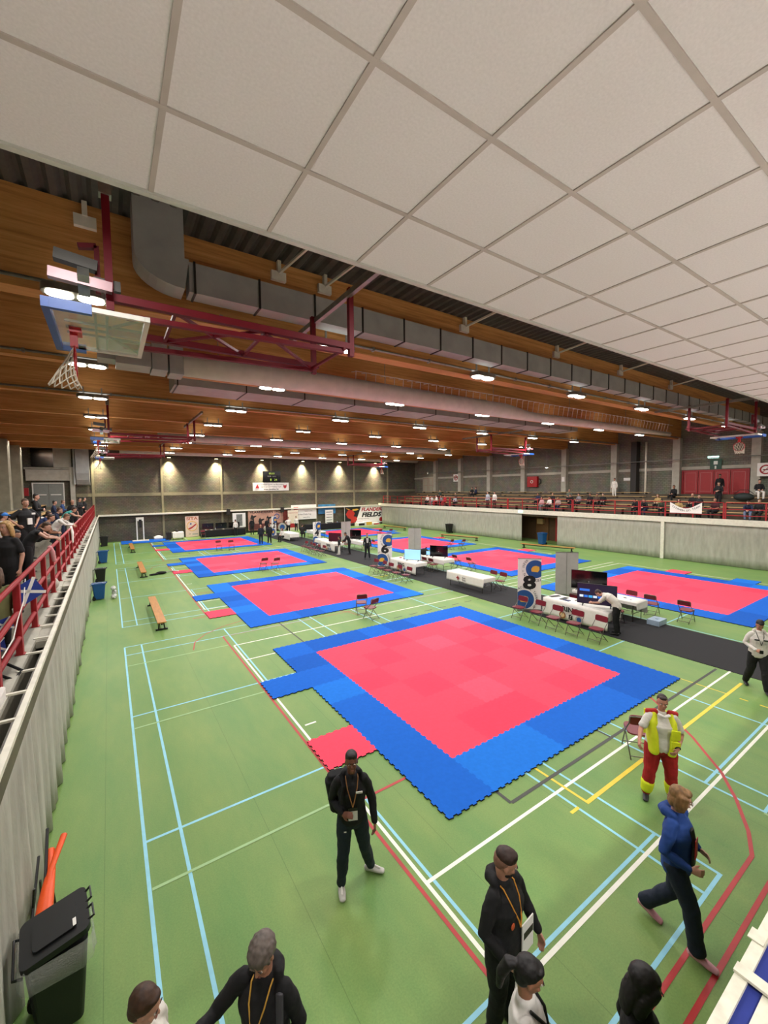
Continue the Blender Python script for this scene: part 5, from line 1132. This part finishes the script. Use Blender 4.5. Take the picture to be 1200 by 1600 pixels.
# --- bottom edge people
def ex(root, j, H, R):
    lanyard(root, j, '#c89a3a', False); MB().chain([(V((-.15,.06,1.42)),.03,.015),(V((-.18,.125,1.2)),.03,.015),(V((-.17,.1,1.0)),.03,.015)],n=8).build('backpack_strap', mat('strap_grey','#3b3b40',.7), root)
P6 = pose(shR=(.19,0,1.40), elR=(.34,.10,1.2), wrR=(.40,.34,1.25), hdR=(-.2,.9,.1), elL=(-.25,-.05,1.12), wrL=(-.2,.15,1.0))
person('grey curly haired person in black hooded jacket with an orange lanyard at the lower edge', (.80,2.84,0), fa(-.75,-.7), P6, dict(skin='#a8775f', top='#0a0a0c', legs='#101014', hair='#5e554e'), .007, hair='curly', hood=True, hairsc=1.12, hpitch=-.35, fat=1.08, extra=ex, s=1.0)
person('brown haired youth in a white training suit at the lower left edge', (.05,3.06,0), fa(.85,-.6), pose(), dict(skin='#b98b74', top='#d4d0c6', legs='#d4d0c6', hair='#3b2412'), .007, hair='short', hairsc=1.12, hpitch=-.25, hyaw=.1, s=.94)
def ex(root, j, H, R):
    MB().tube([(.1,.02,1.47),(.06,.13,1.35),(0,.165,1.2)],.012,6).tube([(-.1,.02,1.47),(-.06,.13,1.35),(0,.165,1.2)],.012,6).build('lapel', M['txtblack'], root)
person('dark haired girl in a white training suit in front of the bearded man', (2.32,1.72,0), fa(.65,-.75), pose(), dict(skin='#9a6a50', top='#cfccc6', legs='#cfccc6', hair='#0e0a0a'), .007, hair='tail', hairsc=1.08, hpitch=-.25, hyaw=.1, s=.95, extra=ex)
person('dark long haired person in black at the bottom right edge', (2.90,1.22,0), fa(.7,-.7), pose(), dict(skin='#8f624c', top='#0b0b0d', legs='#0b0b0d', hair='#0d0908'), .007, hair='long', hairsc=1.1, hpitch=-.2, s=.97)
# --- ring eight referee
person('man in white shirt and black trousers bending over the monitor at the ring eight table', (13.95,6.98,.012), fa(-.35,.95)*0+.25, BEND, dict(skin='#b98b74', top='#d2cec2', legs='#0b0b0c', hair='#3b2a20'), .009, sleeve='short', hpitch=-.3)
# --- far people
def ex(root, j, H, R):
    MB().prism([(-.05,1.12),(.05,1.12),(.07,1.42),(-.07,1.42)],.135,.15,0,'y').build('shirt_front', M['paper'], root); MB().prism([(-.015,1.14),(.015,1.14),(.02,1.38),(-.02,1.38)],.15,.156,0,'y').build('tie', mat('tie_grey','#8f8f96',.6), root)
person('man in dark suit and tie standing on the carpet by the numbered banner', (14.95,24.6,.012), fa(-.4,-.9), pose(anR=(.15,-.05,.09), anL=(-.15,.05,.09)), dict(skin='#b07b64', top='#0d0f15', legs='#0d0f15', hair='#2a1e18'), .011, extra=ex, s=1.03)
person('man in black leaning over beside the ring four table', (14.95,27.2,.012), fa(-.9,.3), pose(waist=(0,.03,1.09), chest=(0,.11,1.27), top=(0,.18,1.37), neck=(0,.22,1.43), head=(0,.3,1.53), shR=(.175,.17,1.35), elR=(.2,.3,1.1), wrR=(.12,.5,1.0), shL=(-.175,.17,1.35), elL=(-.2,.3,1.1), wrL=(-.12,.5,1.0)), dict(skin='#9a6a50', top='#0f0f11', legs='#0f0f11', hair='#15100e'), .012)
person('child in black top and white trousers standing at the ring four table', (14.2,27.4,.012), fa(-.8,.5), pose(anR=(.12,.1,.09)), dict(skin='#a8775f', top='#131316', legs='#d8d5cc', hair='#120d0b', shoes='#d0ccc4', leg_w=1.3), .012, s=.78, hair='short')
w1 = person('man in dark suit walking across the mat, left of the pair', (11.25,36.9,.02), fa(.1,1), pose(anR=(.1,.1,.09)), dict(skin='#b07b64', top='#0d1120', legs='#0b0d16', hair='#8f7a68'), .013, hair='bald', s=1.02)
person('man in dark suit walking across the mat, right of the pair', (12.1,37.1,.02), fa(-.1,1), pose(anL=(-.1,.1,.09)), dict(skin='#b07b64', top='#0e1018', legs='#0c0d12', hair='#5a4434'), .013, s=1.03, fat=1.08)
# ------------------------------------------------------------------ crowd prototypes
HAIRC = {}
def proto(J, hair, sleeve, fat=1.0, s=1.0, hood=False): return person('x', (0,0,-50), 0, J, dict(top='#222222', legs='#222222'), .014, hair=hair, sleeve=sleeve, fat=fat, s=s, hood=hood)
PR = {}
LEANRAIL = pose(waist=(0,.05,1.08), chest=(0,.17,1.22), top=(0,.26,1.31), neck=(0,.31,1.36), head=(0,.41,1.42), shR=(.175,.25,1.29), elR=(.23,.42,1.15), wrR=(.1,.6,1.12), hdR=(-.2,.7,-.7), shL=(-.175,.25,1.29), elL=(-.23,.42,1.15), wrL=(-.1,.6,1.12), hdL=(.2,.7,-.7))
HIPS = pose(elR=(.36,-.08,1.18), wrR=(.22,.06,1.0), hdR=(-.5,.5,-.6), elL=(-.36,-.08,1.18), wrL=(-.22,.06,1.0), hdL=(.5,.5,-.6))
ARMS = pose(elR=(.25,.06,1.14), wrR=(.03,.23,1.15), hdR=(-1,.2,0), elL=(-.25,.06,1.14), wrL=(-.03,.25,1.12), hdL=(1,.2,0))
used = set()
SPEC = {'sit':(SIT,'short','long',1,1,False), 'sitlong':(SIT,'long','long',1,.97,False), 'sitbald':(SIT,'bald','short',1.15,1.02,False), 'lean':(SITLEAN,'short','long',1,1,False), 'leanbun':(SITLEAN,'bun','short',1,.95,False), 'stand':(STAND,'short','long',1,1,False),
 'hips':(HIPS,'short','short',1.22,1.04,False), 'arms':(ARMS,'short','long',1.05,1.02,True), 'rail':(LEANRAIL,'short','none',1,.93,False), 'railwhite':(LEANRAIL,'short','long',1,1,False), 'standlong':(STAND,'long','short',1.15,.98,False), 'standbald':(STAND,'bald','short',1.15,1.02,False)}
def who(kind, label, loc, rz, top, legs, hair='#2a1c14', skin='#b98b74', shoes='#181818', s=None, group=None):
    sp = SPEC[kind]
    if kind not in PR: PR[kind] = proto(*sp)
    if kind in used: o = dup(PR[kind], loc, rz, label)
    else: o = PR[kind]; used.add(kind); o.location = loc; o.rotation_euler = (0,0,rz); o['label'] = label
    if group: o['group'] = group
    if s: o.scale = (s,s,s)
    for c in o.children:
        n = c.name.split('.')[0]
        m = {'body':lambda: mat('skin', skin, .55, var=.05, scale=20), 'jacket':lambda: mat('clothing', top, .85, var=.1, scale=9), 'shirt':lambda: mat('clothing', top, .85, var=.1, scale=9), 'trousers':lambda: mat('clothing', legs, .85, var=.1, scale=9), 'shoe':lambda: mat('shoe', shoes, .5), 'hair':lambda: mat('hair', hair, .6, var=.3, scale=30)}.get(n)
        if m: recolor(c, m())
    return o
W = '#d4d0c8'; K = '#111113'; NV = '#1a2440'; RD = '#a31a24'; PK = '#b98d8c'; GY = '#77787c'; YL = '#a58a58'; BR = '#4a3a30'
# right gallery, seated; x of the row, floor z, facing -X
def rowx(k): return 33.12+.95*k-.1, 2.75+.3*k
seated = [(39.7,0,'sit',W,K,'person in white sitting farthest down the right gallery'),(38.7,0,'lean',W,GY,'leaning person in white second from the far end of the right gallery'),(38.0,0,'sit',W,RD,'person in white with red trousers in the far right gallery group'),
 (37.2,0,'sitlong',GY,K,'grey dressed person beside the red suited one in the right gallery'),(36.5,0,'sit',RD,RD,'person in bright red suit in the far right gallery group'),(35.7,1,'sit',BR,K,'brown dressed person behind the red suited one in the right gallery'),
 (34.6,0,'lean','#a9adb5',K,'pale grey dressed person leaning forward right of the red suited one'),(39.5,2,'sit','#2c3c35',K,'dark green dressed person high up in the far right gallery'),(34.9,3,'sit',K,K,'dark figure high on the right gallery below the no smoking sign, left one'),(34.3,3,'sit',NV,K,'dark figure high on the right gallery below the no smoking sign, right one'),
 (24.5,1,'sit',NV,K,'person in navy at the left end of the group above the curtain doorway'),(23.4,0,'sitlong',PK,GY,'person in dusty pink in the group above the curtain doorway'),(22.6,0,'sit',W,K,'person in white in the group right of the dusty pink one'),(22.9,1,'sit',K,K,'black dressed person behind the one in white, above the curtain doorway'),
 (21.75,0,'sitlong','#a58f86',NV,'person in beige pink with dark blue trousers at the right of the doorway group'),(21.9,2,'sitbald','#5a6054',K,'person with pale cap like head at the back of the doorway group'),(21.0,1,'lean',K,K,'black dressed person leaning at the right end of the doorway group'),
 (20.4,1,'sit',GY,K,'grey dressed person of the pair left of the dark standing column'),(19.4,1,'sit',K,K,'black dressed person of the pair left of the dark standing column'),(18.8,1,'sit',BR,K,'dark brown dressed person next to the red rail section joint'),(18.3,1,'sit',K,K,'black dressed person right of the brown one by the rail joint'),
 (15.2,0,'lean',K,K,'black dressed person leaning on the front row, left of two, near the drain pipe'),(14.6,0,'lean',K,NV,'dark dressed person leaning on the front row, right of two, near the drain pipe'),
 (14.2,1,'sitlong',YL,K,'person with ochre top on the second row left of the white rail banner'),(13.5,0,'lean','#3c4436',K,'person in olive leaning on the front row left of the white rail banner'),(13.9,3,'sit',K,K,'lone black dressed person sitting high in front of the block wall'),
 (12.5,0,'sitlong',YL,K,'ochre dressed person right behind the white rail banner'),(12.0,1,'sitbald',K,K,'bald person in black above the white rail banner'),(10.4,0,'sitbald','#3a0f16',K,'person in dark red vest with white sleeves on the front row'),
 (8.7,0,'lean',NV,'#6d7f9c','dark blue dressed person leaning, left of the pair at the right picture edge'),(8.2,0,'sit',K,K,'black dressed person, right of the pair at the right picture edge')]
rn = random.Random(11)
for (y, k, kind, top, legs, lab) in seated:
    x, z = rowx(k); hc = rn.choice(['#241812','#15100d','#4a3220','#6d4f2e','#2c211c'])
    who(kind, lab, (x, y, z-.02), PI/2+rn.uniform(-.35,.35), top, legs, hc, rn.choice(['#b98b74','#a8775f','#c09a84']))
who('stand','person in pale grey top standing at the right gallery rail, left of the pair',(32.0,29.0,2.75),PI/2,'#9ea4ad','#3b2a26')
who('stand','person in white top standing at the right gallery rail, right of the pair',(32.0,28.1,2.75),PI/2,W,'#3b2622')
who('stand','dark dressed person standing just right of the white rail banner',(32.1,11.0,2.75),PI/2+.3,K,K,s=.9)
who('arms','broad person in black jacket standing in front of the red doors',(34.6,10.75,3.4),PI/2,K,K,s=1.0)
who('stand','tall person in black and white top with pale trousers before the red doors',(36.2,11.2,3.95),PI/2+.6,K,'#b9b4a8','#0e0a08','#8a5a44',s=1.0)
who('stand','person in a white training suit standing on the upper right gallery',(36.3,18.6,3.95),PI/2,'#e0ddd4','#e0ddd4',s=.95,shoes='#a8775f')
who('sit','person in black and white sitting at the top right picture edge',(35.0,8.75,3.95),PI/2+.5,K,W)
def umbrella(loc):
    t = thing('dark_bag', 'big dark padded bag on the bench at the top right edge of the gallery', 'bag', loc); MB().ell((0,.0,.28),(.3,.55,.28)).build('body', mat('bag_green_black','#14201c',.7), t, True); MB().tube([(0,-.5,.5),(0,-.2,.75),(0,.2,.75),(0,.5,.5)],.02,6).build('strap', M['black'], t)
umbrella((34.6,9.4,3.85))
t = thing('rail_banner', 'white banner with dark curved lettering hung on the right gallery rail', 'banner', (31.44,11.7,3.2))
nb = 14; vs = []
for i in range(nb+1):
    y = -1.1+1.8*i/nb; sag = .40*math.sin(PI*i/nb)**1.2; vs += [(0,y,-.08),(0,y,.62-sag)]
o = MB().add(vs, [(2*i,2*i+2,2*i+3,2*i+1) for i in range(nb)]).build('sheet', M['paper'], t); o.modifiers.new('thickness','SOLIDIFY').thickness = .01
for i, c in enumerate('TAEKWON-DO TEAM'):
    a = -1+2*i/14
    if c != ' ': text('lettering', c, .17, (-.012,-.2-.74*a,.06+.30*abs(a)**1.6), (PI/2,-a*.5,-PI/2), M['txtblack'], o)
# seated person and others in far hall
who('sitlong','person in white top sitting at the ring two table',(13.5,37.6,.01),PI/2+.5,W,K,'#5a2a1c')
who('stand','person in white shirt and black trousers at the black screen table',(11.2,45.6,0),.2,W,K)
who('arms','dark dressed person facing the sunset banner',(10.7+2.2,45.4,0),0,K,K,s=1.05)
who('stand','person in white shirt and black trousers by the pale roll-up in the far middle',(18.3,46.2,0),PI,W,K,'#0e0a08')
who('hips','person in white shirt with arms akimbo by the far wall table',(16.7,44.5,0),PI,W,K)
who('sit','black dressed person sitting with the back turned at the ring two judges table',(15.9,38.6,.03),-.6,K,K,s=1.1)
for i, (xx, yy) in enumerate(((14.6,45.5),(15.6,45.8))): who('stand', ['dark suited person before the sunset banner, left of two','dark suited person before the sunset banner, right of two'][i], (xx,yy,0), PI, K, K)
# left gallery crowd
def lg_(kind, label, x, y, zh, rz, top, legs, hair, h, skin='#b98b74', s=1.0):
    z = zh-h*s; return who(kind, label, (x,y,z), rz, top, legs, hair, skin, s=s)
lg_('sitlong','brown haired person seen from behind at the left edge beside the flag bunting', -1.44,8.1,3.80,.25,'#6a6a40',K,'#4a3018',1.2,s=1.05)
lg_('standlong','blonde woman with glasses in black T-shirt with white print at the left edge', -1.66,10.6,4.28,fa(-.55,-.83),K,K,'#a8844e',1.6,s=1.05)
hm = lg_('hips','heavy man in black T-shirt with white badge, hands on hips, left gallery', -2.0,15.5,4.70,-PI/2-.95,K,K,'#4a3626',1.66,s=1.0)
MB().box((-.05,.15,1.02),(.06,.2,1.2)).build('badge', M['paper'], hm); MB().box((-.14,.17,1.30),(-.05,.19,1.35)).build('shirt_print', M['paper'], hm)
lg_('arms','man in black in profile before the grey double door', -2.4,21.2,4.81,-PI/2-.1,K,K,'#1c1512',1.66)
cp = lg_('sit','person with a bright blue cap at the left edge', -2.78,17.1,4.24,-PI/2+.5,W,K,'#2c1f18',1.2)
b = MB(); b.ell((0,.06,1.25),(.095,.11,.075)); b.chain([((0,.13,1.23),.07,.012),((0,.22,1.215),.06,.01)]); b.build('cap', mat('cap_blue','#1f6fc0',.6), cp, True)
lg_('rail','boy in black sleeveless top leaning over the red rail with a bare arm', -1.72,13.3,4.09,-PI/2,K,K,'#46301e',1.4,'#c99c88',.95)
lg_('leanbun','person with dark bun in a blue shirt left of the leaning boy', -2.25,13.5,3.95,-PI/2-.3,'#2c5c9c',K,'#1c1410',1.12)
lg_('sitbald','bald person seen between the blonde woman and the leaning boy', -2.3,14.4,4.0,-PI/2,PK,K,'#000000',1.2,'#c08a6c')
lg_('lean','brown haired man leaning forward behind the leaning boy', -1.9,17.0,4.15,-PI/2,'#7a5238',K,'#3a281c',1.12)
lg_('railwhite','man in white shirt bending over the red rail', -1.75,19.6,4.02,-PI/2-.2,W,NV,'#6a4a34',1.42)
lg_('lean','person in navy behind the man in the white shirt', -2.1,22.4,4.18,-PI/2,NV,NV,'#4a3020',1.12)
lg_('standbald','bald man in black T-shirt at the far part of the left rail', -1.6,27.0,4.45,-PI/2-1.0,K,K,'#000000',1.66)
lg_('arms','dark haired person in black at the far end of the left rail, left one', -1.6,33.4,4.45,-PI/2-.6,K,K,'#15100e',1.66)
lg_('stand','dark dressed person at the far end of the left rail, right one', -1.45,35.8,4.45,-PI/2,K,K,'#15100e',1.66)
lg_('sit','person in blue jacket seated toward the far grey door', -2.5,33.3,4.3,-PI/2,'#2b4474',K,'#5a4434',1.2)
lg_('sit','person in pale pink top at the very left edge', -2.75,15.3,3.97,-PI/2+.3,'#b8a8ac',K,'#7a5a3c',1.2)
lg_('lean','person in dark grey sitting between the blonde woman and the bald person', -2.7,12.4,4.15,-PI/2,'#3a3a40',K,'#4a3424',1.12)
lg_('sitlong','person in red jacket in the middle of the left crowd', -3.0,15.9,4.25,-PI/2+.2,RD,K,'#2a1c14',1.2)
lg_('sit','person in dark green sitting behind the man with hands on hips', -3.2,18.5,4.35,-PI/2,'#2c3c35',K,'#5a3a24',1.2)
lg_('lean','person in grey top sitting behind the man bending over the rail', -2.9,21.5,4.2,-PI/2,GY,K,'#2a1c14',1.12)
lg_('sit','person in white top far back in the left crowd', -2.9,25.5,4.25,-PI/2,W,K,'#3a281c',1.2)
lg_('rail','person in teal top leaning toward the rail behind the white shirt', -1.75,23.6,4.12,-PI/2,'#3f9c94',K,'#3a281c',1.4)
lg_('sit','person in dark sweater sitting far back near the grey door', -2.6,29.6,4.35,-PI/2,NV,K,'#1c1410',1.2)
lg_('lean','dark blue dressed person just behind the white shirted man', -2.3,20.6,4.1,-PI/2+.2,'#1c2c54',K,'#2a1c14',1.12)
# things on the left rail
tw = MB(); 
for i in range(7): tw.chain([((.02+.02*math.sin(i),.07*i-.2,.02),.03,.05),((.06,.075*i-.22,-.2),.03,.045),((.05,.08*i-.23,-.45-.05*(i%3)),.02,.03)],(1,0,0),8)
tag(remeshed('white_towel', tw, M['cloth'], .014, None, 3), 'white towel hung over the red rail of the left gallery', 'towel').location = (-1.2,18.6,3.68)
tag(MB().chain([((0,0,.0),.04,.05),((.05,.02,-.12),.045,.05),((.07,.03,-.32),.035,.04)],(0,1,0),10).build('pink_cloth', mat('pink_cloth','#c98a8c',.8), None, True, (-1.2,12.3,3.69)), 'pink cloth draped over the red rail beside the leaning boy', 'cloth')
tag(MB().ell((0,0,.16),(.16,.16,.16),16,12).build('ball', mat('ball_white','#a9a598',.5,var=.3,scale=6), None, True, (-1.27,12.9,2.56)), 'dirty white ball on the concrete ledge under the red rail', 'ball')
fb = thing('flag_bunting', 'string of small blue flags with white crosses tied to the red rail', 'bunting', (-1.15,6.6,3.6))
MB().tube([(0,1.9,.02),(.02,1.5,-.25),(0,1.1,-.42),(.02,.6,-.55),(0,0,-.6)],.008,5).build('cord', M['cloth'], fb)
for i, (yy, zz, a) in enumerate(((1.75,-.0,.5),(1.2,-.4,.2),(.7,-.55,.1),(.2,-.6,0))):
    f = MB(); f.xf = Matrix.Translation((.02 if i == 0 else -.16,yy,zz)) @ Matrix.Diagonal((1 if i == 0 else .6,)*3).to_4x4() @ Matrix.Rotation(-1.15,4,'Z') @ Matrix.Rotation(a,4,'X'); f.prism([(-.22,-.3),(.12,-.3),(.12,0),(-.22,0)],-.004,.004,0,'x'); fo = f.build('flag', mat('flag_blue','#20388c',.8), fb)
    f = MB(); f.xf = Matrix.Translation((.02 if i == 0 else -.16,yy,zz)) @ Matrix.Diagonal((1 if i == 0 else .6,)*3).to_4x4() @ Matrix.Rotation(-1.15,4,'Z') @ Matrix.Rotation(a,4,'X'); f.bar((0,-.22,-.3),(0,.12,0),.045,.014,0,(1,0,0)); f.bar((0,.12,-.3),(0,-.22,0),.045,.014,0,(1,0,0)); f.build('cross', M['paper'], fo)
tag(MB().ell((0,0,.3),(.18,.45,.3)).build('blue_bag', mat('bag_blue','#1f3a8c',.7), None, True, (-1.75,7.0,2.55)), 'blue bag behind the red rail posts on the left gallery', 'bag')
t = thing('black_backpack', 'black backpack with a strap hanging over the ledge of the left gallery', 'bag', (-1.5,7.2,2.55)); MB().ell((0,0,.22),(.2,.35,.22)).build('body', M['blackcloth'], t, True); MB().tube([(.1,.1,.35),(.25,.2,.12),(.42,.1,.02),(.36,-.1,-.02),(.2,-.1,.1)],.02,6).build('strap', M['blackcloth'], t)
tag(MB().prism(rounded(.22,.45,.08),0,.12).build('white_shoe_box', M['cloth'], None, False, (-1.22,6.3,2.56)), 'white folded cloth on the ledge at the left picture edge', 'cloth')
